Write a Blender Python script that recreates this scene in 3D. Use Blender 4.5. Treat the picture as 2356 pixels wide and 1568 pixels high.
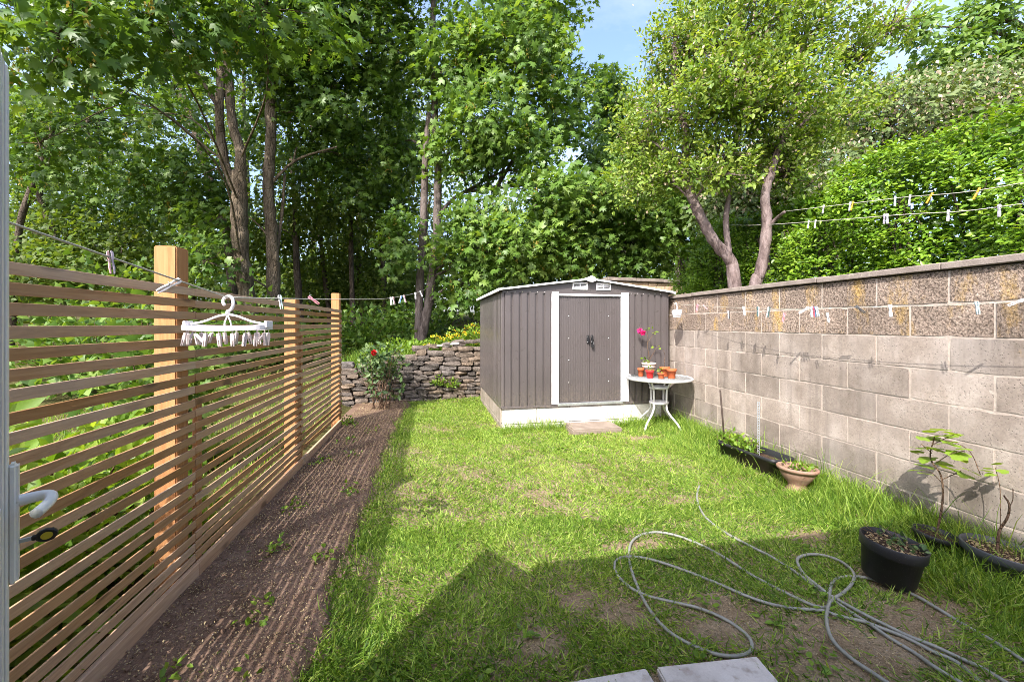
import bpy, bmesh, math, random
import numpy as np
from mathutils import Vector, Matrix, Euler

for _o in list(bpy.data.objects):
    bpy.data.objects.remove(_o)
SC = bpy.context.scene
COL = SC.collection

# ------------------------------------------------------------------ camera
F = 942.0                      # focal length in units of a 2356 x 1568 frame
PSI = math.radians(10.4)       # the view turns this far to the right of the garden's long axis
CAM_H = 1.38
SP, CP = math.sin(PSI), math.cos(PSI)
cam_d = bpy.data.cameras.new('camera')
cam_d.sensor_width = 36.0
cam_d.lens = 36.0 * F / 2356.0
cam_d.shift_y = -39.0 / 2356.0
cam_d.clip_start = 0.03
cam_d.clip_end = 1000.0
cam = bpy.data.objects.new('camera', cam_d)
cam.location = (0, 0, CAM_H)
cam.rotation_euler = (math.radians(90), 0, -PSI)
COL.objects.link(cam)
SC.camera = cam

# ------------------------------------------------------------------ sky and sun
SUN_DIR = Vector((0.61, 0.81, -1.0)).normalized()      # the way the light travels
SUN_EL = math.asin(-SUN_DIR.z)
w = bpy.data.worlds.new('World')
SC.world = w
w.use_nodes = True
wn, wl = w.node_tree.nodes, w.node_tree.links
wn.clear()
wo = wn.new('ShaderNodeOutputWorld')
wb = wn.new('ShaderNodeBackground')
sky = wn.new('ShaderNodeTexSky')
sky.sky_type = 'NISHITA'
sky.sun_disc = False
sky.sun_elevation = SUN_EL
sky.sun_rotation = math.atan2(-SUN_DIR.x, -SUN_DIR.y)
sky.air_density = 1.0
sky.dust_density = 4.5
sky.ozone_density = 2.0
# thin high cloud over the whole sky
tc = wn.new('ShaderNodeTexCoord')
mp = wn.new('ShaderNodeMapping'); mp.inputs['Scale'].default_value = (1.0, 2.2, 3.0)
nz = wn.new('ShaderNodeTexNoise'); nz.inputs['Scale'].default_value = 2.2; nz.inputs['Detail'].default_value = 7; nz.inputs['Roughness'].default_value = 0.6
cr = wn.new('ShaderNodeValToRGB')
cr.color_ramp.elements[0].position = 0.40; cr.color_ramp.elements[0].color = (0.0, 0.0, 0.0, 1)
cr.color_ramp.elements[1].position = 0.78; cr.color_ramp.elements[1].color = (0.34, 0.34, 0.34, 1)
mx = wn.new('ShaderNodeMixRGB'); mx.inputs['Color2'].default_value = (3.6, 3.5, 3.5, 1)
wl.new(tc.outputs['Generated'], mp.inputs['Vector']); wl.new(mp.outputs['Vector'], nz.inputs['Vector'])
wl.new(nz.outputs['Fac'], cr.inputs['Fac']); wl.new(cr.outputs['Color'], mx.inputs['Fac'])
tn = wn.new('ShaderNodeMixRGB'); tn.blend_type = 'MULTIPLY'; tn.inputs['Fac'].default_value = 1.0; tn.inputs['Color2'].default_value = (0.90, 0.92, 1.0, 1)
wl.new(sky.outputs['Color'], tn.inputs['Color1']); wl.new(tn.outputs['Color'], mx.inputs['Color1']); wl.new(mx.outputs['Color'], wb.inputs['Color'])
wl.new(wb.outputs['Background'], wo.inputs['Surface'])
wb.inputs['Strength'].default_value = 0.15

sun_d = bpy.data.lights.new('sun', 'SUN')
sun_d.energy = 2.45
sun_d.angle = math.radians(0.45)
sun_d.color = (1.0, 0.955, 0.89)
sun = bpy.data.objects.new('sun', sun_d)
sun.rotation_euler = SUN_DIR.to_track_quat('-Z', 'Y').to_euler()
sun.location = (-6, -8, 12)
COL.objects.link(sun)

SC.view_settings.view_transform = 'Standard'
SC.view_settings.look = 'None'
SC.view_settings.gamma = 1.0
SC.view_settings.use_curve_mapping = False
SC.view_settings.exposure = 1.86
SC.cycles.max_bounces = 8
SC.cycles.diffuse_bounces = 4
SC.cycles.transmission_bounces = 6
SC.cycles.transparent_max_bounces = 8
SC.cycles.use_denoising = True
SC.cycles.denoiser = 'OPENIMAGEDENOISE'
SC.cycles.denoising_input_passes = 'RGB_ALBEDO_NORMAL'
SC.cycles.denoising_prefilter = 'NONE'
SC.cycles.use_adaptive_sampling = False
SC.cycles.filter_width = 0.9
SC.cycles.sample_clamp_indirect = 4.0
SC.cycles.caustics_reflective = False
SC.cycles.caustics_refractive = False

# ------------------------------------------------------------------ where things stand
def at(x, y, z):
    """world point seen at (x, y) of the 2356 x 1568 frame, z metres deep"""
    a = (x - 1178.0) / F
    return Vector((z * (a * CP + SP), z * (-a * SP + CP), CAM_H - z * (y - 745.0) / F))
def on_z(x, y, h):
    return at(x, y, F * (CAM_H - h) / (y - 745.0))
def on_x(x, y, X):
    a = (x - 1178.0) / F
    return at(x, y, X / (a * CP + SP))
def on_y(x, y, Y):
    a = (x - 1178.0) / F
    return at(x, y, Y / (-a * SP + CP))
VR = Vector((CP, -SP, 0)); VF = Vector((SP, CP, 0)); UP = Vector((0, 0, 1))

# ------------------------------------------------------------------ node helpers
MATS = {}
class NM:
    def __init__(s, name):
        s.m = bpy.data.materials.new(name); s.m.use_nodes = True
        s.t = s.m.node_tree; s.n = s.t.nodes; s.l = s.t.links
        s.b = s.n['Principled BSDF']; s.out = s.n['Material Output']
        MATS[name] = s.m
    def node(s, t, **kw):
        n = s.n.new(t)
        for k, v in kw.items():
            setattr(n, k, v)
        return n
    def put(s, sock, v):
        if isinstance(v, bpy.types.NodeSocket): s.l.new(v, sock)
        elif isinstance(v, (tuple, list)) and len(v) == 3 and sock.type == 'RGBA': sock.default_value = (*v, 1)
        else: sock.default_value = v
    def coord(s, kind='pos', scale=(1, 1, 1), offset=None):
        if kind == 'pos': o = s.node('ShaderNodeNewGeometry').outputs['Position']
        else: o = s.node('ShaderNodeTexCoord').outputs['Object']
        if offset is not None:
            a = s.node('ShaderNodeVectorMath', operation='ADD'); s.l.new(o, a.inputs[0]); s.l.new(offset, a.inputs[1]); o = a.outputs[0]
        m = s.node('ShaderNodeMapping'); m.inputs['Scale'].default_value = scale
        s.l.new(o, m.inputs['Vector']); return m.outputs['Vector']
    def noise(s, v, scale, detail=5, rough=0.55, dist=0.0):
        n = s.node('ShaderNodeTexNoise'); s.put(n.inputs['Vector'], v)
        n.inputs['Scale'].default_value = scale; n.inputs['Detail'].default_value = detail
        n.inputs['Roughness'].default_value = rough; n.inputs['Distortion'].default_value = dist
        return n.outputs['Fac']
    def voro(s, v, scale, feature='F1', out='Distance', rnd=1.0):
        n = s.node('ShaderNodeTexVoronoi', feature=feature); s.put(n.inputs['Vector'], v)
        n.inputs['Scale'].default_value = scale; n.inputs['Randomness'].default_value = rnd
        return n.outputs[out]
    def ramp(s, f, stops, interp='LINEAR'):
        r = s.node('ShaderNodeValToRGB'); cr = r.color_ramp; cr.interpolation = interp
        while len(cr.elements) < len(stops): cr.elements.new(0.5)
        for e, (p, c) in zip(cr.elements, stops):
            e.position = p
            e.color = (c, c, c, 1) if isinstance(c, (int, float)) else (*c, 1)
        s.put(r.inputs['Fac'], f); return r.outputs['Color']
    def mix(s, f, a, b, mode='MIX'):
        n = s.node('ShaderNodeMixRGB', blend_type=mode)
        s.put(n.inputs['Fac'], f); s.put(n.inputs['Color1'], a); s.put(n.inputs['Color2'], b); return n.outputs['Color']
    def math(s, op, a, b=0.0, clamp=False):
        n = s.node('ShaderNodeMath', operation=op); n.use_clamp = clamp
        s.put(n.inputs[0], a); s.put(n.inputs[1], b); return n.outputs[0]
    def rnd(s):
        return s.node('ShaderNodeObjectInfo').outputs['Random']
    def rnd_vec(s, k=37.0):
        c = s.node('ShaderNodeCombineXYZ'); r = s.rnd()
        s.put(c.inputs[0], s.math('MULTIPLY', r, k)); s.put(c.inputs[1], s.math('MULTIPLY', r, k * 1.7)); s.put(c.inputs[2], s.math('MULTIPLY', r, k * 0.6))
        return c.outputs[0]
    def bump(s, h, strength=0.5, dist=0.01, nrm=None):
        n = s.node('ShaderNodeBump'); n.inputs['Strength'].default_value = strength; n.inputs['Distance'].default_value = dist
        s.put(n.inputs['Height'], h)
        if nrm is not None: s.l.new(nrm, n.inputs['Normal'])
        s.l.new(n.outputs['Normal'], s.b.inputs['Normal']); return n.outputs['Normal']
    def base(s, c, rough=0.7, spec=0.3, metal=0.0):
        s.put(s.b.inputs['Base Color'], c); s.put(s.b.inputs['Roughness'], rough)
        s.b.inputs['Specular IOR Level'].default_value = spec; s.put(s.b.inputs['Metallic'], metal); return s

def plastic(name, col, rough=0.45, spec=0.4):
    k = NM(name); f = k.noise(k.coord('obj'), 60, 3)
    c2 = tuple(v * 0.86 for v in col)
    k.base(k.mix(f, col, c2), rough, spec); k.bump(k.noise(k.coord('obj'), 250, 2), 0.08, 0.002)
    return k.m
def leafmat(name, cols, trans=0.35, rough=0.45, tcol=None, spec=0.35):
    """cols: dark, mid, light leaf colours picked by the leaf's own random tint"""
    k = NM(name); a = k.node('ShaderNodeAttribute', attribute_name='tint').outputs['Fac']
    c = k.ramp(a, [(0.0, cols[0]), (0.5, cols[1]), (1.0, cols[2])])
    k.base(c, rough, spec)
    tr = k.node('ShaderNodeBsdfTranslucent')
    tc_ = k.mix(1.0, c, tcol or (1.5, 1.35, 0.5), 'MULTIPLY'); k.l.new(tc_, tr.inputs['Color'])
    ms = k.node('ShaderNodeMixShader'); ms.inputs[0].default_value = trans
    k.l.new(k.b.outputs[0], ms.inputs[1]); k.l.new(tr.outputs[0], ms.inputs[2]); k.l.new(ms.outputs[0], k.out.inputs['Surface'])
    return k.m
def barkmat(name, c1, c2, c3, sc=14, crack=0.5):
    k = NM(name); v = k.coord('pos', (1, 1, 0.28)); n = k.noise(v, sc, 7, 0.65)
    n2 = k.noise(k.coord('pos'), 2.5, 4)
    k.base(k.mix(k.ramp(n2, [(0.45, 0.0), (0.7, 0.8)]), k.ramp(n, [(0.34, c1), (0.5, c2), (0.66, c3)]), tuple(x * 0.9 for x in c3)), 0.9, 0.15)
    crk = k.ramp(k.voro(k.coord('pos', (1, 1, 0.35)), sc * 1.6, 'DISTANCE_TO_EDGE'), [(0.0, 0.0), (0.12, 1.0)]); k.bump(k.math('ADD', k.noise(v, sc * 2.2, 6, 0.7), k.math('MULTIPLY', crk, crack)), 0.6 + 0.8 * crack, 0.035); return k.m

# ------------------------------------------------------------------ materials
def build_materials():
    # timber slats: grain along the local y axis, knots, weathering
    def timber(name, a, b, c, grey):
        k = NM(name); off = k.rnd_vec()
        v = k.coord('obj', (9, 0.55, 9), off)
        g = k.noise(v, 5.0, 8, 0.62, 1.4)
        fine = k.noise(k.coord('obj', (60, 1.4, 60), off), 4.0, 4)
        col = k.ramp(g, [(0.22, a), (0.5, b), (0.78, c)])
        col = k.mix(k.math('MULTIPLY', fine, 0.35), col, tuple(x * 0.45 for x in a))
        kn = k.voro(k.coord('obj', (3.2, 1.25, 3.2), off), 1.9)
        km = k.ramp(kn, [(0.09, 1.0), (0.17, 0.0)])
        col = k.mix(k.math('MULTIPLY', km, 0.75), col, tuple(x * 0.35 for x in a))
        r = k.rnd()
        wz = k.noise(k.coord('obj', (2, 0.6, 2), off), 3.0, 4)
        col = k.mix(k.math('MULTIPLY', k.ramp(wz, [(0.40, 0.0), (0.72, 1.0)]), grey), col, (0.33, 0.29, 0.25))
        hs = k.node('ShaderNodeHueSaturation'); k.put(hs.inputs['Color'], col)
        k.put(hs.inputs['Value'], k.math('ADD', k.math('MULTIPLY', r, 0.45), 0.78)); k.put(hs.inputs['Saturation'], k.math('ADD', k.math('MULTIPLY', r, -0.3), 1.08))
        k.base(hs.outputs['Color'], 0.8, 0.2)
        k.bump(k.math('ADD', g, k.math('MULTIPLY', fine, 0.6)), 0.35, 0.004)
    timber('slat_wood', (0.30, 0.150, 0.064), (0.48, 0.262, 0.122), (0.59, 0.355, 0.182), 0.30)
    # posts stand upright: their local z is the grain
    k = NM('post_wood'); v = k.coord('obj', (9, 9, 0.5)); g = k.noise(v, 5, 8, 0.62, 1.2)
    kn = k.ramp(k.voro(k.coord('obj', (4, 4, 1.6)), 2.1), [(0.05, 1.0), (0.12, 0.0)])
    c = k.ramp(g, [(0.2, (0.28, 0.120, 0.046)), (0.5, (0.40, 0.192, 0.080)), (0.8, (0.46, 0.248, 0.112))])
    k.base(k.mix(k.math('MULTIPLY', kn, 0.7), c, (0.16, 0.07, 0.03)), 0.78, 0.2); k.bump(g, 0.3, 0.004)
    # concrete blocks
    k = NM('block_smooth'); p = k.coord('pos')
    n = k.noise(p, 4.2, 8, 0.74); f = k.noise(p, 75, 4, 0.7)
    c = k.ramp(n, [(0.25, (0.185, 0.149, 0.122)), (0.5, (0.320, 0.266, 0.224)), (0.75, (0.47, 0.405, 0.350))])
    pit = k.ramp(k.voro(p, 70), [(0.12, 1.0), (0.26, 0.0)])
    pm = k.math('MULTIPLY', pit, k.ramp(k.noise(p, 9, 3), [(0.34, 0.0), (0.58, 1.0)]))
    c = k.mix(pm, c, (0.13, 0.105, 0.09)); c = k.mix(k.ramp(f, [(0.45, 0.0), (0.7, 0.6)]), c, (0.19, 0.157, 0.133))
    st = k.ramp(k.noise(k.coord('pos', (2.2, 2.2, 0.7)), 1.6, 5), [(0.5, 0.0), (0.75, 0.55)])
    c = k.mix(st, c, (0.49, 0.435, 0.395))
    li = k.ramp(k.noise(k.coord('pos', (1, 2.4, 0.9)), 2.6, 6, 0.7), [(0.66, 0.0), (0.78, 0.6)])
    c = k.mix(li, c, (0.50, 0.33, 0.13))
    stk = k.ramp(k.noise(k.coord('pos', (1, 5.5, 0.5)), 1.7, 6, 0.62), [(0.50, 0.0), (0.70, 0.5)]); c = k.mix(stk, c, (0.155, 0.128, 0.11))
    zz = k.node('ShaderNodeSeparateXYZ'); k.l.new(k.coord('pos'), zz.inputs[0]); base_ = k.math('MULTIPLY', k.ramp(k.math('DIVIDE', zz.outputs[2], 0.5), [(0.05, 1.0), (0.9, 0.0)]), k.ramp(k.noise(p, 6, 6, 0.7), [(0.35, 0.0), (0.65, 0.8)])); c = k.mix(base_, c, (0.135, 0.125, 0.085))
    hs = k.node('ShaderNodeHueSaturation'); k.put(hs.inputs['Color'], c); k.put(hs.inputs['Value'], k.math('ADD', k.math('MULTIPLY', k.rnd(), 0.30), 0.76))
    k.base(hs.outputs['Color'], 0.95, 0.1)
    nb = k.bump(k.math('ADD', k.math('MULTIPLY', f, 0.6), k.math('MULTIPLY', pm, -1.2)), 0.55, 0.006)
    k = NM('block_rough'); p = k.coord('pos')
    vc = k.noise(p, 85, 5, 0.75)
    c = k.ramp(vc, [(0.30, (0.19, 0.142, 0.112)), (0.44, (0.31, 0.238, 0.190)), (0.58, (0.40, 0.315, 0.255)), (0.75, (0.53, 0.45, 0.38))])
    dk = k.ramp(k.voro(p, 85), [(0.30, 1.0), (0.12, 0.0)][::-1])
    dk = k.ramp(k.noise(p, 60, 6, 0.8), [(0.36, 1.0), (0.48, 0.0)])
    c = k.mix(k.math('MULTIPLY', dk, 0.75), c, (0.10, 0.073, 0.066))
    big = k.ramp(k.noise(p, 3.0, 4), [(0.3, 0.75), (0.7, 1.2)]); c = k.mix(1.0, c, big, 'MULTIPLY')
    li = k.ramp(k.noise(k.coord('pos', (1, 2.2, 0.75)), 2.4, 7, 0.72), [(0.52, 0.0), (0.66, 0.9)])
    li = k.math('MULTIPLY', li, k.ramp(k.noise(p, 45, 4), [(0.3, 0.25), (0.6, 1.0)]))
    c = k.mix(li, c, (0.56, 0.36, 0.12))
    hs = k.node('ShaderNodeHueSaturation'); k.put(hs.inputs['Color'], c); k.put(hs.inputs['Value'], k.math('ADD', k.math('MULTIPLY', k.rnd(), 0.3), 0.85))
    k.base(hs.outputs['Color'], 0.95, 0.1)
    k.bump(k.math('ADD', k.noise(p, 55, 5, 0.7), k.math('MULTIPLY', dk, -0.8)), 1.0, 0.02)
    k = NM('mortar'); p = k.coord('pos'); n = k.noise(p, 30, 5)
    k.base(k.ramp(n, [(0.3, (0.36, 0.302, 0.255)), (0.7, (0.48, 0.41, 0.352))]), 0.95, 0.1); k.bump(k.noise(p, 140, 4), 0.6, 0.005)
    k = NM('coping'); p = k.coord('pos'); n = k.noise(p, 8, 6); f = k.noise(p, 150, 3)
    c = k.ramp(n, [(0.3, (0.20, 0.165, 0.145)), (0.7, (0.33, 0.28, 0.245))]); c = k.mix(k.math('MULTIPLY', f, 0.5), c, (0.14, 0.115, 0.1))
    c = k.mix(k.ramp(k.noise(p, 14, 4), [(0.62, 0.0), (0.7, 0.6)]), c, (0.42, 0.38, 0.30))
    k.base(c, 0.95, 0.1); k.bump(f, 0.5, 0.004)
    # rubble stones of the low wall
    k = NM('rubble'); p = k.coord('pos'); r = k.rnd()
    c = k.ramp(r, [(0.0, (0.082, 0.073, 0.066)), (0.25, (0.155, 0.130, 0.112)), (0.5, (0.215, 0.162, 0.118)), (0.75, (0.15, 0.134, 0.124)), (1.0, (0.27, 0.20, 0.142))])
    n = k.noise(p, 16, 7, 0.68); c = k.mix(1.0, c, k.ramp(n, [(0.25, 0.5), (0.75, 1.35)]), 'MULTIPLY')
    li = k.ramp(k.noise(p, 34, 5, 0.7), [(0.60, 0.0), (0.70, 0.6)]); c = k.mix(li, c, (0.28, 0.26, 0.21))
    k.base(c, 0.95, 0.1); k.bump(k.noise(p, 40, 7, 0.7), 1.0, 0.025)
    k = NM('sandstone'); p = k.coord('pos'); r = k.rnd(); n = k.noise(p, 7, 6, 0.65)
    c = k.ramp(n, [(0.25, (0.30, 0.20, 0.13)), (0.5, (0.48, 0.35, 0.235)), (0.8, (0.58, 0.45, 0.32))])
    hol = k.ramp(k.voro(p, 9), [(0.08, 1.0), (0.2, 0.0)]); c = k.mix(k.math('MULTIPLY', hol, k.ramp(k.noise(p, 2.5, 2), [(0.5, 0.0), (0.6, 0.9)])), c, (0.10, 0.065, 0.045))
    k.base(c, 0.95, 0.1); k.bump(n, 0.8, 0.02)
    # shed
    k = NM('shed_grey'); p = k.coord('pos'); n = k.noise(p, 1.6, 5)
    c = k.ramp(n, [(0.3, (0.077, 0.066, 0.064)), (0.7, (0.089, 0.077, 0.075))])
    zz = k.node('ShaderNodeSeparateXYZ'); k.l.new(p, zz.inputs[0]); mud = k.math('MULTIPLY', k.ramp(k.math('SUBTRACT', zz.outputs[2], 0.3), [(0.0, 1.0), (0.30, 0.0)]), k.ramp(k.noise(p, 38, 5, 0.75), [(0.46, 0.0), (0.62, 0.55)])); c = k.mix(mud, c, (0.20, 0.16, 0.125))
    run_ = k.ramp(k.noise(k.coord('pos', (14, 14, 0.35)), 2.0, 4), [(0.58, 0.0), (0.78, 0.16)]); c = k.mix(run_, c, (0.17, 0.15, 0.145))
    k.base(c, k.ramp(k.noise(p, 14, 4), [(0.3, 0.26), (0.7, 0.40)]), 0.5); k.bump(k.noise(p, 3.5, 3), 0.12, 0.03)
    k = NM('shed_white'); p = k.coord('pos'); n = k.noise(p, 12, 5)
    k.base(k.mix(k.ramp(n, [(0.5, 0.0), (0.8, 0.25)]), (0.80, 0.79, 0.80), (0.62, 0.59, 0.56)), 0.35, 0.5)
    k = NM('galvanised'); n = k.noise(k.coord('pos'), 30, 4)
    k.base(k.ramp(n, [(0.3, (0.45, 0.47, 0.50)), (0.7, (0.66, 0.68, 0.70))]), 0.38, 0.5, 0.75)
    k = NM('rivet'); k.base((0.62, 0.6, 0.58), 0.35, 0.5, 0.4)
    k = NM('painted_white'); p = k.coord('pos'); n = k.noise(p, 6, 6, 0.65)
    c = k.mix(k.ramp(n, [(0.42, 0.0), (0.72, 0.7)]), (0.72, 0.69, 0.65), (0.36, 0.32, 0.27))
    c = k.mix(k.ramp(k.noise(p, 40, 4), [(0.6, 0.0), (0.7, 0.5)]), c, (0.36, 0.32, 0.28))
    k.base(c, 0.85, 0.2); k.bump(k.noise(p, 70, 4), 0.4, 0.006)
    # plastics and metals
    plastic('upvc', (0.90, 0.87, 0.83), 0.28, 0.5)
    plastic('white_plastic', (0.80, 0.77, 0.78), 0.35)
    plastic('clip_plastic', (0.55, 0.47, 0.45), 0.4)
    plastic('black_plastic', (0.020, 0.020, 0.022), 0.42)
    plastic('grey_plastic', (0.062, 0.066, 0.072), 0.45)
    plastic('key_black', (0.018, 0.016, 0.012), 0.4)
    plastic('key_yellow', (0.55, 0.42, 0.03), 0.4)
    for nm, c in dict(lilac=(0.42, 0.40, 0.46), pale_grey=(0.52, 0.52, 0.54), pale_blue=(0.55, 0.68, 0.74), white=(0.80, 0.79, 0.79), mint=(0.56, 0.72, 0.70),
                      pink=(0.66, 0.26, 0.30), dark=(0.045, 0.05, 0.06), orange=(0.80, 0.36, 0.03), blue=(0.16, 0.34, 0.58), dark_green=(0.06, 0.12, 0.12), red=(0.55, 0.08, 0.12), mauve=(0.36, 0.33, 0.39), rosy=(0.50, 0.31, 0.31)).items():
        plastic('peg_' + nm, c, 0.5)
    k = NM('spring'); k.base((0.55, 0.55, 0.56), 0.3, 0.5, 1.0)
    k = NM('line_cord'); n = k.noise(k.coord('pos'), 200, 3); k.base(k.mix(n, (0.52, 0.50, 0.42), (0.34, 0.33, 0.28)), 0.8, 0.2)
    k = NM('hose'); p = k.coord('pos'); n = k.noise(p, 20, 5)
    c = k.ramp(n, [(0.3, (0.19, 0.19, 0.165)), (0.7, (0.265, 0.265, 0.235))]); c = k.mix(k.ramp(k.noise(p, 90, 3), [(0.6, 0.0), (0.7, 0.4)]), c, (0.16, 0.13, 0.10))
    k.base(c, 0.42, 0.4)
    k = NM('table_metal'); n = k.noise(k.coord('pos'), 25, 5)
    k.base(k.mix(k.ramp(n, [(0.55, 0.0), (0.75, 0.4)]), (0.62, 0.61, 0.61), (0.44, 0.40, 0.38)), 0.4, 0.5, 0.15)
    k = NM('pebbled_glass'); p = k.coord('pos')
    k.base((0.30, 0.31, 0.31), 0.12, 0.6); k.bump(k.voro(p, 80), 0.5, 0.004)
    tr = k.node('ShaderNodeBsdfTransparent'); tr.inputs[0].default_value = (0.75, 0.78, 0.78, 1)
    ms = k.node('ShaderNodeMixShader'); ms.inputs[0].default_value = 0.42
    k.l.new(k.b.outputs[0], ms.inputs[1]); k.l.new(tr.outputs[0], ms.inputs[2]); k.l.new(ms.outputs[0], k.out.inputs['Surface'])
    def pot(name, a, b):
        k = NM(name); n = k.noise(k.coord('pos'), 22, 5); k.base(k.mix(k.ramp(n, [(0.35, 0.0), (0.75, 1.0)]), a, b), 0.7, 0.25)
        k.bump(k.noise(k.coord('pos'), 90, 4), 0.2, 0.003)
    pot('terracotta', (0.235, 0.130, 0.088), (0.29, 0.20, 0.150)); pot('orange_pot', (0.46, 0.105, 0.035), (0.40, 0.10, 0.04))
    pot('red_pot', (0.65, 0.035, 0.03), (0.55, 0.03, 0.03)); pot('beige_pot', (0.52, 0.42, 0.35), (0.42, 0.33, 0.28))
    k = NM('black_pot'); p = k.coord('pos'); n = k.noise(p, 9, 5)
    c = k.mix(k.ramp(k.voro(p, 130), [(0.07, 0.5), (0.15, 0.0)]), (0.016, 0.016, 0.018), (0.22, 0.20, 0.17)); c = k.mix(k.ramp(n, [(0.5, 0.0), (0.8, 0.35)]), c, (0.07, 0.065, 0.055))
    k.base(c, 0.5, 0.35)
    k = NM('slab'); p = k.coord('pos'); n = k.noise(p, 4.5, 6, 0.65); f = k.noise(p, 160, 3)
    c = k.ramp(n, [(0.28, (0.36, 0.32, 0.29)), (0.5, (0.55, 0.51, 0.475)), (0.75, (0.68, 0.64, 0.60))]); c = k.mix(k.math('MULTIPLY', f, 0.4), c, (0.26, 0.235, 0.22))
    c = k.mix(k.ramp(k.noise(p, 22, 5), [(0.52, 0.0), (0.70, 0.7)]), c, (0.25, 0.20, 0.16))
    k.base(c, 0.9, 0.15); k.bump(f, 0.4, 0.003)
    k = NM('step_stone'); p = k.coord('pos'); n = k.noise(p, 9, 6); k.base(k.ramp(n, [(0.3, (0.175, 0.138, 0.108)), (0.7, (0.27, 0.222, 0.18))]), 0.95, 0.1); k.bump(k.noise(p, 60, 5), 0.5, 0.006)
    # earth
    def earth(name, a, b, c3, chips, sc=26, bump_=1.0):
        k = NM(name); p = k.coord('pos'); n = k.noise(p, 5, 7, 0.65); f = k.noise(p, sc * 3, 6, 0.7)
        c = k.ramp(n, [(0.3, a), (0.55, b), (0.8, c3)]); c = k.mix(1.0, c, k.ramp(f, [(0.25, 0.45), (0.75, 1.5)]), 'MULTIPLY')
        vd = k.voro(p, 70); vr = k.voro(p, 70, out='Color'); sp = k.node('ShaderNodeSeparateColor'); k.l.new(vr, sp.inputs[0])
        ch = k.math('MULTIPLY', k.ramp(vd, [(0.22, 1.0), (0.34, 0.0)]), k.ramp(sp.outputs[0], [(0.78, 0.0), (0.82, 1.0)]))
        c = k.mix(ch, c, k.ramp(sp.outputs[1], [(0.0, chips[0]), (1.0, chips[1])]))
        k.base(c, 0.98, 0.05); k.bump(k.math('ADD', f, k.math('MULTIPLY', ch, 0.5)), bump_, 0.02 * bump_); return k
    earth('soil', (0.105, 0.067, 0.046), (0.170, 0.112, 0.081), (0.25, 0.173, 0.128), ((0.24, 0.17, 0.09), (0.30, 0.25, 0.20)), 26, 0.45)
    earth('potting_soil', (0.04, 0.027, 0.02), (0.07, 0.046, 0.035), (0.11, 0.07, 0.05), ((0.30, 0.20, 0.12), (0.36, 0.26, 0.17)))
    earth('lawn_soil', (0.21, 0.150, 0.090), (0.31, 0.235, 0.150), (0.40, 0.315, 0.21), ((0.34, 0.29, 0.22), (0.40, 0.33, 0.26)))
    earth('wood_floor', (0.05, 0.045, 0.02), (0.09, 0.085, 0.03), (0.14, 0.11, 0.06), ((0.20, 0.15, 0.08), (0.10, 0.16, 0.04)), 8)
    k = NM('render_wall'); p = k.coord('pos'); n = k.noise(p, 5, 5); k.base(k.ramp(n, [(0.3, (0.60, 0.56, 0.50)), (0.7, (0.68, 0.64, 0.58))]), 0.9, 0.1); k.bump(k.noise(p, 90, 4), 0.5, 0.005)
    # barks
    barkmat('bark_sycamore', (0.055, 0.042, 0.028), (0.130, 0.100, 0.068), (0.215, 0.170, 0.122), 9)
    barkmat('bark_grey', (0.055, 0.043, 0.038), (0.125, 0.10, 0.09), (0.20, 0.165, 0.15), 12, 0.2)
    barkmat('bark_dark', (0.04, 0.032, 0.025), (0.09, 0.07, 0.055), (0.14, 0.11, 0.085), 10)
    barkmat('bark_pink', (0.06, 0.042, 0.038), (0.145, 0.108, 0.10), (0.24, 0.19, 0.18), 16, 0.06)
    barkmat('twig', (0.10, 0.06, 0.04), (0.20, 0.12, 0.075), (0.28, 0.19, 0.12), 30)
    k = NM('stake'); k.base((0.045, 0.032, 0.025), 0.7, 0.2)
    # leaves and blades
    leafmat('leaf_sycamore', ((0.046, 0.100, 0.018), (0.095, 0.182, 0.028), (0.175, 0.270, 0.052)), 0.42, 0.42)
    leafmat('leaf_sycamore_light', ((0.060, 0.128, 0.022), (0.125, 0.225, 0.036), (0.220, 0.315, 0.068)), 0.44, 0.42)
    leafmat('leaf_far', ((0.050, 0.100, 0.016), (0.105, 0.170, 0.026), (0.190, 0.240, 0.050)), 0.5, 0.5)
    leafmat('leaf_thorn', ((0.070, 0.140, 0.018), (0.175, 0.275, 0.036), (0.350, 0.410, 0.095)), 0.46, 0.45)
    leafmat('leaf_hedge', ((0.060, 0.140, 0.012), (0.140, 0.265, 0.020), (0.270, 0.385, 0.036)), 0.34, 0.36, spec=0.45)
    leafmat('leaf_shrub', ((0.085, 0.170, 0.018), (0.165, 0.285, 0.030), (0.280, 0.390, 0.060)), 0.45, 0.4)
    leafmat('leaf_olive', ((0.055, 0.090, 0.025), (0.105, 0.160, 0.042), (0.180, 0.220, 0.080)), 0.3, 0.5)
    leafmat('leaf_rose', ((0.040, 0.085, 0.030), (0.080, 0.140, 0.045), (0.150, 0.210, 0.070)), 0.3, 0.45)
    leafmat('blossom_pale', ((0.34, 0.25, 0.17), (0.46, 0.36, 0.25), (0.55, 0.46, 0.34)), 0.3, 0.7, (1, 1, 1))
    leafmat('seed_yellow', ((0.30, 0.24, 0.04), (0.42, 0.33, 0.06), (0.50, 0.36, 0.10)), 0.35, 0.6, (1.2, 1.1, 0.5))
    leafmat('petal_yellow', ((0.70, 0.42, 0.01), (0.80, 0.52, 0.02), (0.85, 0.62, 0.04)), 0.25, 0.6, (1, 1, 1))
    leafmat('petal_red', ((0.45, 0.012, 0.014), (0.60, 0.02, 0.02), (0.65, 0.03, 0.03)), 0.2, 0.5, (1, 1, 1))
    leafmat('petal_magenta', ((0.55, 0.01, 0.12), (0.68, 0.02, 0.18), (0.75, 0.05, 0.25)), 0.2, 0.5, (1, 1, 1))
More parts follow.
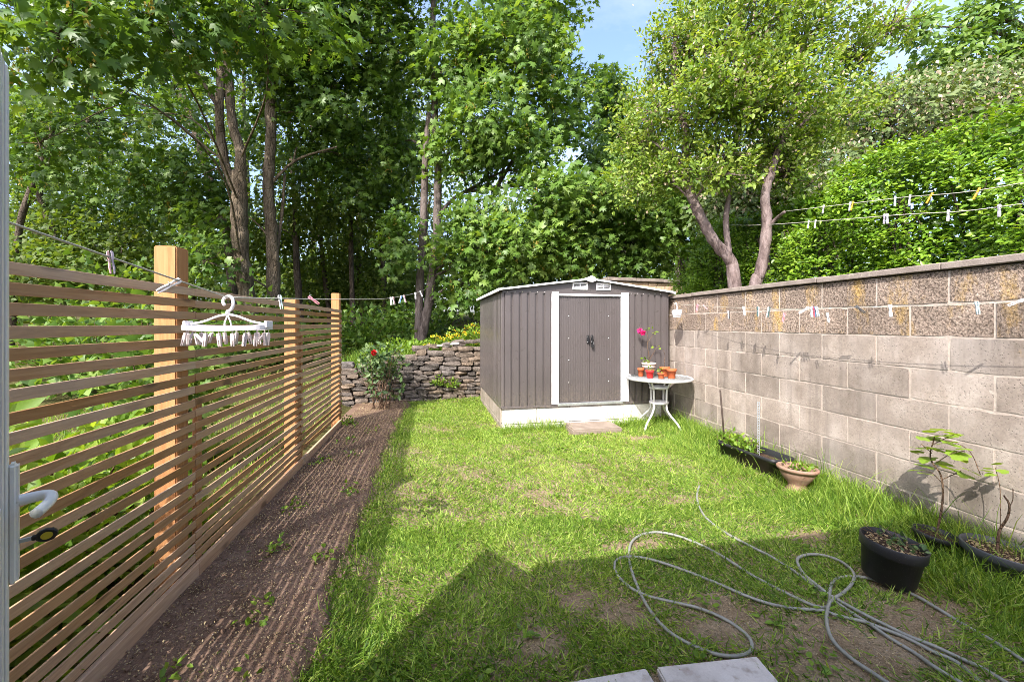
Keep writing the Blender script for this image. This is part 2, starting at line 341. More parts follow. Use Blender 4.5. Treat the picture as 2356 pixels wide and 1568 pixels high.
    leafmat('grass_blade', ((0.058, 0.130, 0.015), (0.190, 0.320, 0.040), (0.420, 0.520, 0.125)), 0.45, 0.5, spec=0.25)
    leafmat('straw', ((0.30, 0.22, 0.11), (0.40, 0.31, 0.17), (0.48, 0.38, 0.22)), 0.3, 0.7, (1, 1, 1))
build_materials()
# ------------------------------------------------------------------ geometry helpers
def link(o, parent=None):
    COL.objects.link(o)
    if parent is not None: o.parent = parent
    return o
def tag(o, label=None, cat=None, group=None, kind=None):
    if label: o['label'] = label
    if cat: o['category'] = cat
    if group: o['group'] = group
    if kind: o['kind'] = kind
    return o
def empty(name, loc=(0, 0, 0), rz=0.0):
    o = bpy.data.objects.new(name, None); o.empty_display_size = 0.1
    o.location = loc; o.rotation_euler = (0, 0, rz); return link(o)
class MB:
    def __init__(s): s.v = []; s.f = []; s.sm = []
    def add(s, vs, fs, smooth=False):
        b = len(s.v); s.v += [tuple(v) for v in vs]; s.f += [tuple(b + i for i in f) for f in fs]; s.sm += [smooth] * len(fs); return s
    def box(s, c, d, R=None, taper=None):
        x, y, z = d[0] / 2, d[1] / 2, d[2] / 2
        vs = [(-x, -y, -z), (x, -y, -z), (x, y, -z), (-x, y, -z), (-x, -y, z), (x, -y, z), (x, y, z), (-x, y, z)]
        if taper: vs = [(a * (taper if q > 3 else 1), b * (taper if q > 3 else 1), e) for q, (a, b, e) in enumerate(vs)]
        c = Vector(c); vs = [c + (R @ Vector(v) if R is not None else Vector(v)) for v in vs]
        return s.add(vs, [(0, 3, 2, 1), (4, 5, 6, 7), (0, 1, 5, 4), (1, 2, 6, 5), (2, 3, 7, 6), (3, 0, 4, 7)])
    def tube(s, pts, rad, n=8, cap=True, flat=1.0, smooth=True):
        pts = [Vector(p) for p in pts]; m = len(pts)
        if not hasattr(rad, '__len__'): rad = [rad] * m
        vs = []; t = (pts[1] - pts[0]).normalized()
        u = t.orthogonal().normalized()
        if abs(t.z) < 0.9: u = (UP - t * t.z).normalized()
        for i in range(m):
            t = (pts[min(i + 1, m - 1)] - pts[max(i - 1, 0)])
            t = t.normalized() if t.length > 1e-9 else Vector((0, 0, 1))
            u = u - t * u.dot(t); u = u.normalized() if u.length > 1e-6 else t.orthogonal().normalized()
            w_ = t.cross(u)
            for j in range(n):
                a = 2 * math.pi * j / n
                vs.append(pts[i] + (u * math.cos(a) * flat + w_ * math.sin(a)) * rad[i])
        fs = [(i * n + j, i * n + (j + 1) % n, (i + 1) * n + (j + 1) % n, (i + 1) * n + j) for i in range(m - 1) for j in range(n)]
        if cap: fs += [tuple(range(n - 1, -1, -1)), tuple((m - 1) * n + j for j in range(n))]
        return s.add(vs, fs, smooth)
    def lathe(s, prof, n=24, c=(0, 0, 0), R=None, sx=1.0, sy=1.0, smooth=True):
        c = Vector(c); vs = []
        for r, z in prof:
            for j in range(n):
                a = 2 * math.pi * j / n; p = Vector((r * math.cos(a) * sx, r * math.sin(a) * sy, z)); vs.append(c + (R @ p if R is not None else p))
        m = len(prof)
        fs = [(i * n + j, i * n + (j + 1) % n, (i + 1) * n + (j + 1) % n, (i + 1) * n + j) for i in range(m - 1) for j in range(n)]
        return s.add(vs, fs, smooth)
    def disc(s, c, r, n=24, R=None, sx=1, sy=1):
        c = Vector(c); vs = [c + (R @ Vector((r * sx * math.cos(2 * math.pi * j / n), r * sy * math.sin(2 * math.pi * j / n), 0)) if R is not None else Vector((r * sx * math.cos(2 * math.pi * j / n), r * sy * math.sin(2 * math.pi * j / n), 0))) for j in range(n)]
        return s.add(vs, [tuple(range(n))])
    def prism(s, poly, axis, a, b):
        """extrude a 2-D outline along axis 0, 1 or 2 from a to b"""
        def P(p, t): return {0: (t, p[0], p[1]), 1: (p[0], t, p[1]), 2: (p[0], p[1], t)}[axis]
        n = len(poly); vs = [P(p, a) for p in poly] + [P(p, b) for p in poly]
        return s.add(vs, [tuple(range(n - 1, -1, -1)), tuple(range(n, 2 * n))] + [(i, (i + 1) % n, n + (i + 1) % n, n + i) for i in range(n)])
    def mesh(s, name, bevel=0.0, seg=1, fix=True):
        me = bpy.data.meshes.new(name); me.from_pydata(s.v, [], s.f)
        me.polygons.foreach_set('use_smooth', s.sm)
        if fix or bevel:
            bm = bmesh.new(); bm.from_mesh(me)
            if fix: bmesh.ops.recalc_face_normals(bm, faces=bm.faces)
            if bevel:
                bmesh.ops.bevel(bm, geom=[e for e in bm.edges if len(e.link_faces) == 2 and e.calc_face_angle(0) > 0.6], offset=bevel, segments=seg, affect='EDGES', clamp_overlap=True)
            bm.to_mesh(me); bm.free()
        me.update(); return me
    def build(s, name, mat, parent=None, bevel=0.0, seg=1, loc=None, rot=None, fix=True):
        me = s.mesh(name, bevel, seg, fix); me.materials.append(MATS[mat])
        o = bpy.data.objects.new(name, me); link(o, parent)
        if loc is not None: o.location = loc
        if rot is not None: o.rotation_euler = rot
        return o
def inst(name, me, parent, loc, rot=(0, 0, 0), sc=(1, 1, 1)):
    o = bpy.data.objects.new(name, me); link(o, parent); o.location = loc; o.rotation_euler = rot; o.scale = sc; return o
def spline(pts, k=6):
    """Catmull-Rom through the points"""
    P = [Vector(p) for p in pts]; P = [P[0] * 2 - P[1]] + P + [P[-1] * 2 - P[-2]]; out = []
    for i in range(1, len(P) - 2):
        a, b, c, d = P[i - 1], P[i], P[i + 1], P[i + 2]
        for j in range(k):
            t = j / k; out.append(0.5 * ((2 * b) + (c - a) * t + (2 * a - 5 * b + 4 * c - d) * t * t + (3 * b - a - 3 * c + d) * t ** 3))
    out.append(P[-2].copy()); return out
def lerp_list(vals, n):
    x = np.linspace(0, len(vals) - 1, n); return list(np.interp(x, range(len(vals)), vals))

# many small leaves or blades as one mesh
def leaf_mesh(name, P, N, D, S, tpl, mat, parent=None, tint=None, W=None, rng=None):
    tv, tf = tpl; tv = np.asarray(tv, dtype=np.float64); tf = np.asarray(tf, dtype=np.int64); n = len(P)
    D = D / np.maximum(np.linalg.norm(D, axis=1, keepdims=True), 1e-9)
    N = N - D * np.sum(N * D, axis=1, keepdims=True); N = N / np.maximum(np.linalg.norm(N, axis=1, keepdims=True), 1e-9)
    X = np.cross(D, N); S = np.asarray(S).reshape(-1, 1, 1) * np.ones((n, 1, 1)); Wd = S if W is None else np.asarray(W).reshape(-1, 1, 1)
    V = P[:, None, :] + Wd * tv[None, :, 0:1] * X[:, None, :] + S * (tv[None, :, 1:2] * D[:, None, :] + tv[None, :, 2:3] * N[:, None, :])
    nv, nf = tv.shape[0], tf.shape[0]
    idx = (tf[None] + (np.arange(n) * nv)[:, None, None]).reshape(-1)
    me = bpy.data.meshes.new(name); me.vertices.add(n * nv); me.vertices.foreach_set('co', V.astype(np.float32).reshape(-1))
    me.loops.add(n * nf * 3); me.loops.foreach_set('vertex_index', idx.astype(np.int32))
    me.polygons.add(n * nf); me.polygons.foreach_set('loop_start', np.arange(0, n * nf * 3, 3, dtype=np.int32))
    try: me.polygons.foreach_set('loop_total', np.full(n * nf, 3, dtype=np.int32))
    except Exception: pass
    if tint is None: tint = np.random.default_rng(len(P)).random(n)
    at_ = me.attributes.new('tint', 'FLOAT', 'FACE'); at_.data.foreach_set('value', np.repeat(np.clip(tint, 0, 1), nf).astype(np.float32))
    me.update(calc_edges=True); me.materials.append(MATS[mat])
    o = bpy.data.objects.new(name, me); return link(o, parent)
def fan(outline, centre):
    n = len(outline); return [centre] + outline, [(0, i + 1, i + 2) for i in range(n - 1)]
def sym(half):
    """half outline base -> tip on the right, mirrored"""
    return half + [(-x, y, z) for x, y, z in reversed(half[1:-1])]
_h = [(0, 0, 0), (0.28, -0.08, -0.03), (0.60, 0.28, -0.10), (0.19, 0.38, 0.01), (0.42, 0.74, -0.09), (0.10, 0.62, 0.0), (0, 1.0, -0.14)]
_o = sym(_h)
LEAF_MAPLE = fan(_o + [_o[0]], (0, 0.36, 0.05))
_h = [(0, 0, 0), (0.42, 0.18, -0.03), (0.25, 0.45, 0.0), (0, 1.0, -0.10)]
_o = sym(_h)
LEAF_MAPLE_FAR = fan(_o + [_o[0]], (0, 0.35, 0.05))
LEAF_OVAL = ([(0, 0, 0), (0.27, 0.32, 0.06), (0.20, 0.72, 0.03), (0, 1, -0.08), (-0.20, 0.72, 0.03), (-0.27, 0.32, 0.06)], [(0, 1, 2), (0, 2, 3), (0, 3, 4), (0, 4, 5)])
LEAF_QUAD = ([(0, 0, 0), (0.30, 0.45, 0.05), (0, 1, -0.06), (-0.30, 0.45, 0.05)], [(0, 1, 2), (0, 2, 3)])
BLADE = ([(-0.5, 0, 0), (0.5, 0, 0), (0.42, 0.5, 0.0), (-0.42, 0.5, 0.0), (0, 1.0, -0.22)], [(0, 1, 2), (0, 2, 3), (3, 2, 4)])
BLADE_LONG = ([(-0.5, 0, 0), (0.5, 0, 0), (0.45, 0.45, 0.0), (-0.45, 0.45, 0.0), (0.3, 0.8, -0.14), (-0.3, 0.8, -0.14), (0, 1.02, -0.36)], [(0, 1, 2), (0, 2, 3), (3, 2, 4), (3, 4, 5), (5, 4, 6)])
def unit(rng, n):
    v = rng.normal(size=(n, 3)); return v / np.linalg.norm(v, axis=1, keepdims=True)
def wave(x, y, s, seed=0.0):
    """cheap smooth noise in 0..1"""
    return 0.5 + 0.5 * (np.sin(x * s + 1.3 * np.sin(y * s * 0.73 + seed) + seed) * np.sin(y * s * 1.13 + 1.7 * np.sin(x * s * 0.61 + 2.1 * seed) + 0.7) * 0.65 + np.sin(x * s * 2.3 + y * s * 1.9 + seed * 3) * 0.35)

# ------------------------------------------------------------------ ground
def wall_y(X): return 7.15 + (X + 1.5) * 0.22          # the low stone wall's face
def sstep(a, b, x):
    t = np.clip((x - a) / (b - a), 0, 1); return t * t * (3 - 2 * t)
def ground_h(X, Y):
    X = np.asarray(X, float); Y = np.asarray(Y, float)
    behind = sstep(0.10, 0.32, Y - wall_y(np.clip(X, -1.6, 3.4)))
    terr = 0.60 + 0.12 * np.clip(X + 1.5, 0, 3) + 0.05 * np.clip(Y - 8, 0, 30)
    left = sstep(-1.35, -1.9, X)
    slope = terr * sstep(5.5, 9.0, Y)
    z = behind * terr * (1 - left) + slope * left
    right = sstep(3.38, 3.5, X); z = z * (1 - right) + right * np.maximum(0.25, terr * sstep(7, 10, Y))
    bump_ = 0.10 * (wave(X, Y, 0.8, 2.0) - 0.5) * np.clip(behind + left * 0.5, 0, 1)
    return z + bump_
def build_ground():
    xs = np.concatenate([np.linspace(-160, -12, 14), np.linspace(-11, -4.2, 16), np.arange(-4, 5.01, 0.11), np.linspace(5.4, 12, 14), np.linspace(14, 160, 14)])
    ys = np.concatenate([np.linspace(-60, -2, 10), np.arange(-1.5, 12.01, 0.12), np.linspace(12.6, 26, 22), np.linspace(30, 220, 16)])
    gx, gy = np.meshgrid(xs, ys); gz = ground_h(gx, gy) - 0.012
    nx, ny = len(xs), len(ys); v = np.stack([gx, gy, gz], -1).reshape(-1, 3)
    f = [(j * nx + i, j * nx + i + 1, (j + 1) * nx + i + 1, (j + 1) * nx + i) for j in range(ny - 1) for i in range(nx - 1)]
    mb = MB(); mb.v = [tuple(p) for p in v]; mb.f = f; mb.sm = [True] * len(f)
    tag(mb.build('ground', 'wood_floor', fix=False), kind='structure')
    # lawn earth, gently uneven
    xs = np.arange(-0.62, 3.36, 0.06); ys = np.arange(0.2, 8.2, 0.06); gx, gy = np.meshgrid(xs, ys)
    gz = 0.004 + 0.012 * wave(gx, gy, 3.0, 1.0) + 0.006 * wave(gx, gy, 11.0, 4.0)
    nx, ny = len(xs), len(ys); v = np.stack([gx, gy, gz], -1).reshape(-1, 3)
    f = [(j * nx + i, j * nx + i + 1, (j + 1) * nx + i + 1, (j + 1) * nx + i) for j in range(ny - 1) for i in range(nx - 1) if ys[j] < wall_y(xs[i]) + 0.1]
    mb = MB(); mb.v = [tuple(p) for p in v]; mb.f = f; mb.sm = [True] * len(f)
    tag(mb.build('lawn', 'lawn_soil', fix=False), kind='structure')
    # dug bed along the fence: crumbly relief
    xs = np.arange(-1.33, -0.36, 0.022); ys = np.arange(0.3, 7.4, 0.03); gx, gy = np.meshgrid(xs, ys)
    rng = np.random.default_rng(5)
    edge = -0.53 + 0.09 * (wave(gy, gy * 0.3, 3.1, 1.0) - 0.5) + 0.05 * (wave(gy, gx, 9, 2) - 0.5) + 0.10 * sstep(6.0, 7.0, gy)
    gz = 0.045 + 0.010 * wave(gx, gy, 4, 3) + rng.random(gx.shape) * 0.004
    gz = gz - 0.09 * sstep(-0.05, 0.05, gx - edge)
    nx, ny = len(xs), len(ys); v = np.stack([gx, gy, gz], -1).reshape(-1, 3)
    f = [(j * nx + i, j * nx + i + 1, (j + 1) * nx + i + 1, (j + 1) * nx + i) for j in range(ny - 1) for i in range(nx - 1) if ys[j] < wall_y(xs[i]) + 0.05]
    mb = MB(); mb.v = [tuple(p) for p in v]; mb.f = f; mb.sm = [True] * len(f)
    tag(mb.build('soil_bed', 'soil', fix=False), 'dark dug soil bed running beside the slatted fence', kind='structure')
build_ground()

# ------------------------------------------------------------------ the house the picture is taken from
def build_house():
    h = empty('house', (0, 0, 0)); tag(h, 'rendered rear wall of the house behind the viewer', 'house', kind='structure')
    XL, XR, H, Y0, Y1, T = -0.95, 1.87, 2.5, -4.5, 0.25, 0.25
    m = MB(); m.box(((XL - 0.30) / 2, Y1 - T / 2, H / 2), (-0.30 - XL, T, H)); m.box(((0.62 + XR) / 2, Y1 - T / 2, H / 2), (XR - 0.62, T, H))
    m.box((0.16, Y1 - T / 2, (2.08 + H) / 2), (0.92 - 0.004, T, H - 2.08)); m.build('wall', 'render_wall', h)
    m = MB(); m.box((XL + T / 2, (Y0 + Y1 - T) / 2, H / 2), (T, Y1 - T - Y0, H)); m.box((XR - T / 2, (Y0 + Y1 - T) / 2, H / 2), (T, Y1 - T - Y0, H))
    m.box(((XL + XR) / 2, Y0 - T / 2, H / 2), (XR - XL, T, H)); m.build('wall', 'render_wall', h)
    m = MB(); m.box(((XL + XR) / 2, (Y0 + Y1) / 2, H + 0.004), (XR - XL - 0.02, Y1 - Y0 - 0.02, 0.02)); m.build('roof', 'coping', h)
    m = MB(); m.box(((XL + XR) / 2, (Y0 + Y1) / 2 - 0.02, 0.06), (XR - XL - 0.1, Y1 - Y0 + 0.1, 0.12)); m.build('floor', 'slab', h)
build_house()

# ------------------------------------------------------------------ slatted fence
FX = -1.24
def build_fence():
    rng = random.Random(3)
    fe = empty('slatted_fence', (FX, 3.0, 0)); tag(fe, 'brown horizontal slat fence with three orange timber posts', 'fence')
    panels = [(0.30, 2.425), (2.428, 4.128), (4.131, 5.81)]
    for pi, (a, b) in enumerate(panels):
        L = b - a
        slats = []
        for q in range(7):      # slightly bowed laths
            n_ = 7; bx_, bz_, tw_ = rng.uniform(-.004, .004), rng.uniform(-.0022, .0022), rng.uniform(-.05, .05); vs = []
            for i_ in range(n_):
                t_ = i_ / (n_ - 1); w0 = math.sin(math.pi * t_); a_ = tw_ * (t_ - .5)
                for (ex, ez) in ((-.004, -.0194), (.004, -.0194), (.004, .0194), (-.004, .0194)):
                    vs.append((ex * math.cos(a_) - ez * math.sin(a_) + bx_ * w0, (t_ - .5) * L, ex * math.sin(a_) + ez * math.cos(a_) + bz_ * w0 + rng.uniform(-.0003, .0003)))
            fs = [(4 * i_ + j, 4 * i_ + (j + 1) % 4, 4 * i_ + 4 + (j + 1) % 4, 4 * i_ + 4 + j) for i_ in range(n_ - 1) for j in range(4)] + [(3, 2, 1, 0), tuple(4 * n_ - 4 + j for j in range(4))]
            m = MB(); m.add(vs, fs); me = m.mesh('slat', 0.0012); me.materials.append(MATS['slat_wood']); slats.append(me)
        m = MB(); m.box((0, 0, 0), (0.024, L, 0.095)); mb_ = m.mesh('board', 0.003); mb_.materials.append(MATS['slat_wood'])
        z = 1.57 - 0.0215; i = 0
        while z > 0.30:
            inst('slat', rng.choice(slats), fe, (-0.015 + rng.uniform(-.002, .002), (a + b) / 2 - 3.0, z + rng.uniform(-.0035, .0035)), (rng.uniform(-.0015, .0015), rng.uniform(-.03, .03), rng.uniform(-.0012, .0012)))
            z -= 0.0645 + rng.uniform(-.0015, .0015); i += 1
        while z > 0.15:
            inst('slat', rng.choice(slats), fe, (-0.015, (a + b) / 2 - 3.0, z), (rng.uniform(-.001, .001), 0, 0)); z -= 0.053
        inst('gravel_board', mb_, fe, (-0.006, (a + b) / 2 - 3.0, 0.075))
    for y, h in ((2.335, 1.764), (4.075, 1.606), (5.755, 1.785)):
        m = MB(); m.box((0, 0, h / 2 - 0.15), (0.100, 0.105, h + 0.3)); m.build('post', 'post_wood', fe, 0.006, 2, (-0.0225 - 0.05, y - 3.0, 0))
    for y, h in ((2.452, 0.98), (4.16, 1.30)):
        m = MB(); m.box((0, 0, h / 2), (0.022, 0.05, h)); m.build('batten', 'post_wood', fe, 0.002, 1, (-0.0225 - 0.011, y - 3.0 + 0.03, 0))
build_fence()

# ------------------------------------------------------------------ concrete block wall
WX = 3.30
def build_block_wall():
    wl_ = empty('block_wall', (WX, 4.0, 0)); tag(wl_, 'long concrete block garden wall with rough lichened upper courses and coping', 'wall')
    ya, yb = 0.35, 8.30
    m = MB(); m.box((0.105, (ya + yb) / 2 - 4.0, 0.80), (0.20, yb - ya - 0.01, 1.86)); m.build('mortar', 'mortar', wl_)
    def blk(name, L, mat, rough):
        m = MB(); nx_, nz_ = 6, 4; h_ = 0.211; l_ = L - 0.012; out = []
        for q in range(6 if L > .4 else 2):         # worn arrises: a few chips along the edges of the face
            r_ = random.Random(q * 7 + int(L * 1000) + (100 if rough else 0)); m = MB(); vs = []
            for iz in range(nz_ + 1):
                for iy in range(nx_ + 1):
                    e_ = iz in (0, nz_) or iy in (0, nx_); j = 0.0035 if rough else 0.0022
                    yy = -l_ / 2 + l_ * iy / nx_; z_ = -h_ / 2 + h_ * iz / nz_
                    if e_: yy -= math.copysign(r_.uniform(0, j), yy) if iy in (0, nx_) else 0; z_ -= math.copysign(r_.uniform(0, j) + (r_.uniform(.004, .009) if r_.random() < .10 else 0), z_) if iz in (0, nz_) else 0
                    vs.append((-0.11 + (r_.uniform(-.001, .0015) if e_ else 0) + (r_.uniform(-.002, .002) if rough and not e_ else 0), yy, z_))
            n0 = len(vs); fs = [(iz * (nx_ + 1) + iy, iz * (nx_ + 1) + iy + 1, (iz + 1) * (nx_ + 1) + iy + 1, (iz + 1) * (nx_ + 1) + iy) for iz in range(nz_) for iy in range(nx_)]
            ring_ = [iy for iy in range(nx_ + 1)] + [iz * (nx_ + 1) + nx_ for iz in range(1, nz_ + 1)] + [nz_ * (nx_ + 1) + iy for iy in range(nx_ - 1, -1, -1)] + [iz * (nx_ + 1) for iz in range(nz_ - 1, 0, -1)]
            vs += [(0.05, vs[i_][1], vs[i_][2]) for i_ in ring_]; k_ = len(ring_); fs += [(ring_[i_], ring_[(i_ + 1) % k_], n0 + (i_ + 1) % k_, n0 + i_) for i_ in range(k_)]
            m.add(vs, fs); me = m.mesh('block'); me.materials.append(MATS[mat]); out.append(me)
        return out
    cache = {}
    rng = random.Random(8)
    for k in range(8):
        top = 1.735 - 0.0 if k == 0 else 1.514 - 0.221 * (k - 1)
        bot = 1.514 - 0.221 * k
        ph = 2.122 if k % 2 == 0 else 2.122 + 0.225
        y = ph - 0.45 * 5
        while y < yb:
            a, b = max(y, ya), min(y + 0.45, yb); y += 0.45
            if b - a < 0.06: continue
            key = (round(b - a, 3), k < 2)
            if key not in cache: cache[key] = blk('block', b - a, 'block_rough' if k < 2 else 'block_smooth', k < 2)
            o = inst('block', rng.choice(cache[key]), wl_, (0.1105 + rng.uniform(-.0015, .003), (a + b) / 2 - 4.0, (1.514 - 0.221 * (k - 1) + bot) / 2), (0, rng.uniform(-.008, .008), rng.uniform(-.004, .004)))
    # coping: long cast pieces with a small overhang
    y = ya
    while y < yb:
        L = min(0.90, yb - y); m = MB(); m.prism([(-0.03, 0.005), (-0.03, 0.05), (0.11, 0.066), (0.25, 0.05), (0.25, 0.005)], 1, -L / 2 + 0.003, L / 2 - 0.003)
        m.build('coping_stone', 'coping', wl_, 0.005, 1, (0, y + L / 2 - 4.0, 1.735 + rng.uniform(-.002, .002)), (rng.uniform(-.003, .003), 0, rng.uniform(-.003, .003))); y += 0.90
build_block_wall()

# ------------------------------------------------------------------ sandstone wall beyond the shed
def build_back_wall():
    A = Vector((3.72, 8.575, 0)); B = Vector((8.2, 9.2, 0))
    d = (B - A); L = d.length; rz = math.atan2(d.y, d.x)
    o = empty('boundary_wall', (A.x, A.y, 0), rz); tag(o, 'pale sandstone boundary wall behind the shed roof', 'wall')
    m = MB(); m.box((L / 2, 0.13, 1.14), (L, 0.20, 2.3)); m.build('mortar', 'mortar', o)
    rng = random.Random(4); z = 0.9
    while z < 2.30:
        h = rng.uniform(0.15, 0.24); h = min(h, 2.34 - z)
        if h < 0.05: break
        x = -rng.uniform(0, 0.2)
        while x < L:
            w_ = rng.uniform(0.22, 0.5); a, b = max(x, 0), min(x + w_, L); x += w_
            if b - a < 0.05: continue
            m = MB(); m.box((0, 0, 0), (b - a - 0.012, 0.2, h - 0.012)); m.build('stone_block', 'sandstone', o, 0.008, 1, ((a + b) / 2, 0.11 + rng.uniform(-.006, .006), z + h / 2))
        z += h
    x = 0
    while x < L:
        l = min(0.75, L - x); m = MB(); m.box((0, 0, 0), (l - 0.008, 0.32, 0.075)); m.build('coping_stone', 'coping', o, 0.008, 1, (x + l / 2, 0.12, 2.382 + rng.uniform(-.006, .006)), (0, rng.uniform(-.006, .006), 0)); x += 0.75
build_back_wall()

# ------------------------------------------------------------------ low dry stone wall
def build_stone_wall():
    A = Vector((-1.55, wall_y(-1.55), 0)); B = Vector((3.2, wall_y(3.2), 0)); d = B - A; L = d.length; rz = math.atan2(d.y, d.x)
    o = empty('dry_stone_wall', (A.x, A.y, 0), rz); tag(o, 'low dry stone wall of rough brown and grey rubble beside the shed', 'wall')
    m = MB(); m.prism([(0, -0.1), (L, -0.1), (L, 0.98), (2.0, 0.88), (0.6, 0.70), (0, 0.55)], 1, 0.10, 0.34); m.build('earth_core', 'soil', o)
    rng = random.Random(21); meshes = []
    for q in range(9):
        bm = bmesh.new(); bmesh.ops.create_cube(bm, size=1.0)
        bmesh.ops.subdivide_edges(bm, edges=bm.edges, cuts=1, use_grid_fill=True)
        for v in bm.verts:
            n_ = sum(1 for c_ in v.co if abs(c_) > 0.4)
            k_ = {1: 1.0, 2: 0.93, 3: 0.80}.get(n_, 1.0)
            v.co = Vector((v.co.x * k_ + rng.uniform(-.06, .06), v.co.y * k_ + rng.uniform(-.07, .07), v.co.z * k_ + rng.uniform(-.07, .07)))
        bmesh.ops.recalc_face_normals(bm, faces=bm.faces); me = bpy.data.meshes.new('stone'); bm.to_mesh(me); bm.free(); me.materials.append(MATS['rubble']); meshes.append(me)
    def top(x): return float(np.interp(x, [0, 0.5, 0.8, 1.6, 2.6, L], [0.62, 0.70, 0.82, 0.93, 1.02, 1.04]))
    z0 = [0.0]; z = -0.03
    while z < 1.1:
        frac = z / 1.0; h = rng.uniform(0.05, 0.085) if frac < 0.5 else rng.uniform(0.075, 0.115)
        x = -rng.uniform(0, 0.15)
        while x < 3.2:
            w_ = rng.uniform(0.14, 0.36) * (0.85 if frac < 0.5 else 1.05); hh = h * rng.uniform(0.85, 1.12); zc = z + h / 2 + 0.035 * math.sin(x * 2.1) + rng.uniform(-.008, .008)
            if zc < top(x + w_ / 2):
                dd = rng.uniform(0.14, 0.20)
                s_ = inst('stone', rng.choice(meshes), o, (x + w_ / 2, dd / 2 - 0.03 + rng.uniform(-.022, .022), zc), (rng.uniform(-.08, .08), rng.uniform(-.09, .09), rng.uniform(-.08, .08)), (w_ * 1.0, dd, hh))
            x += w_ * 0.985
        z += h * 0.97
    # loose capping stones on the top
    for x in np.arange(0.1, 3.0, 0.24):
        if rng.random() < 0.35: continue
        w_ = rng.uniform(0.16, 0.30)
        inst('stone', rng.choice(meshes), o, (x, 0.12 + rng.uniform(-.05, .06), top(x) + 0.055), (rng.uniform(-.15, .15), rng.uniform(-.25, .25), rng.uniform(-.4, .4)), (w_, 0.2, rng.uniform(.07, .11)))
    p = Vector((A.x, A.y, 0)); q = on_y(1655 * .6135, 1292 * .6135, 7.6)
    m = MB(); m.box((0, 0, 0), (0.42, 0.05, 0.028)); lt = m.build('white_lath', 'painted_white', None, 0.003, 1, on_y(1010, 795, 7.55) + Vector((0.16, 0.03, 0.02)), (0.05, -0.10, rz)); tag(lt, 'short white painted batten lying on top of the rubble wall', 'batten')
build_stone_wall()

# ------------------------------------------------------------------ paving
def build_paving():
    for i, (xa, xb, lab) in enumerate(((0.365, 0.805, 'grey concrete paving slab, darker and cut off by the frame, beside the paler one'), (0.83, 1.255, 'pale grey concrete paving slab with grass blades on it, under the hose loop'))):
        m = MB(); m.box((0, 0, 0), (xb - xa, 0.45, 0.05)); o = m.build('paving_slab', 'slab', None, 0.006, 2, ((xa + xb) / 2, 1.463 - 0.225 if i else 1.479 - 0.225, 0.012 + 0.004 * i), (0.006, -0.008, -0.070 if i else 0.004)); tag(o, lab, 'paving slab', 'paving slabs by the door')
    m = MB(); m.box((0, 0, 0), (0.66, 0.36, 0.10)); rngs = random.Random(1)
    o = m.build('step_slab', 'step_stone', None, 0.015, 2, (1.97, 5.00, 0.030), (0.03, 0.01, 0.05)); tag(o, 'brown stone slab lying as a step below the shed doors', 'step')
build_paving()
# ------------------------------------------------------------------ metal shed
SH_O = Vector((0.835, 5.215, 0.298)); SH_R = math.radians(1.6)
def shed_local(x, y):
    """point of the shed's front plane seen at (x, y): local x and height"""
    ux = Vector((math.cos(SH_R), math.sin(SH_R), 0)); uy = Vector((-math.sin(SH_R), math.cos(SH_R), 0))
    d = at(x, y, 1.0) - Vector((0, 0, CAM_H)); t = (SH_O - Vector((0, 0, CAM_H))).dot(uy) / d.dot(uy)
    p = Vector((0, 0, CAM_H)) + d * t - SH_O; return p.dot(ux), p.z
def corrug(mb, L, h_of, pitch, amp, duty, lo=0.0, depth=0.012, flip=1, start=0.0):
    """ribbed sheet in the local xz plane, ribs upright, facing -y; h_of(x) gives the top height"""
    sl = pitch * 0.08; prof = []; x = start
    prof.append((0.0, 0.0))
    while x + pitch <= L + 1e-6:
        a = x + pitch * (1 - duty) / 2; b = x + pitch * (1 + duty) / 2
        prof += [(a, 0.0), (a + sl, -amp), (b - sl, -amp), (b, 0.0)]; x += pitch
    prof.append((L, 0.0))
    vs = []; n = len(prof)
    for px, py in prof: vs += [(px, py * flip, lo), (px, py * flip, h_of(px))]
    mb.add(vs, [(2 * i, 2 * i + 2, 2 * i + 3, 2 * i + 1) for i in range(n - 1)])
def sheet(mb, name, mat, parent, **kw):
    o = mb.build(name, mat, parent, fix=False, **kw); s = o.modifiers.new('thick', 'SOLIDIFY'); s.thickness = 0.002; s.offset = 0; return o
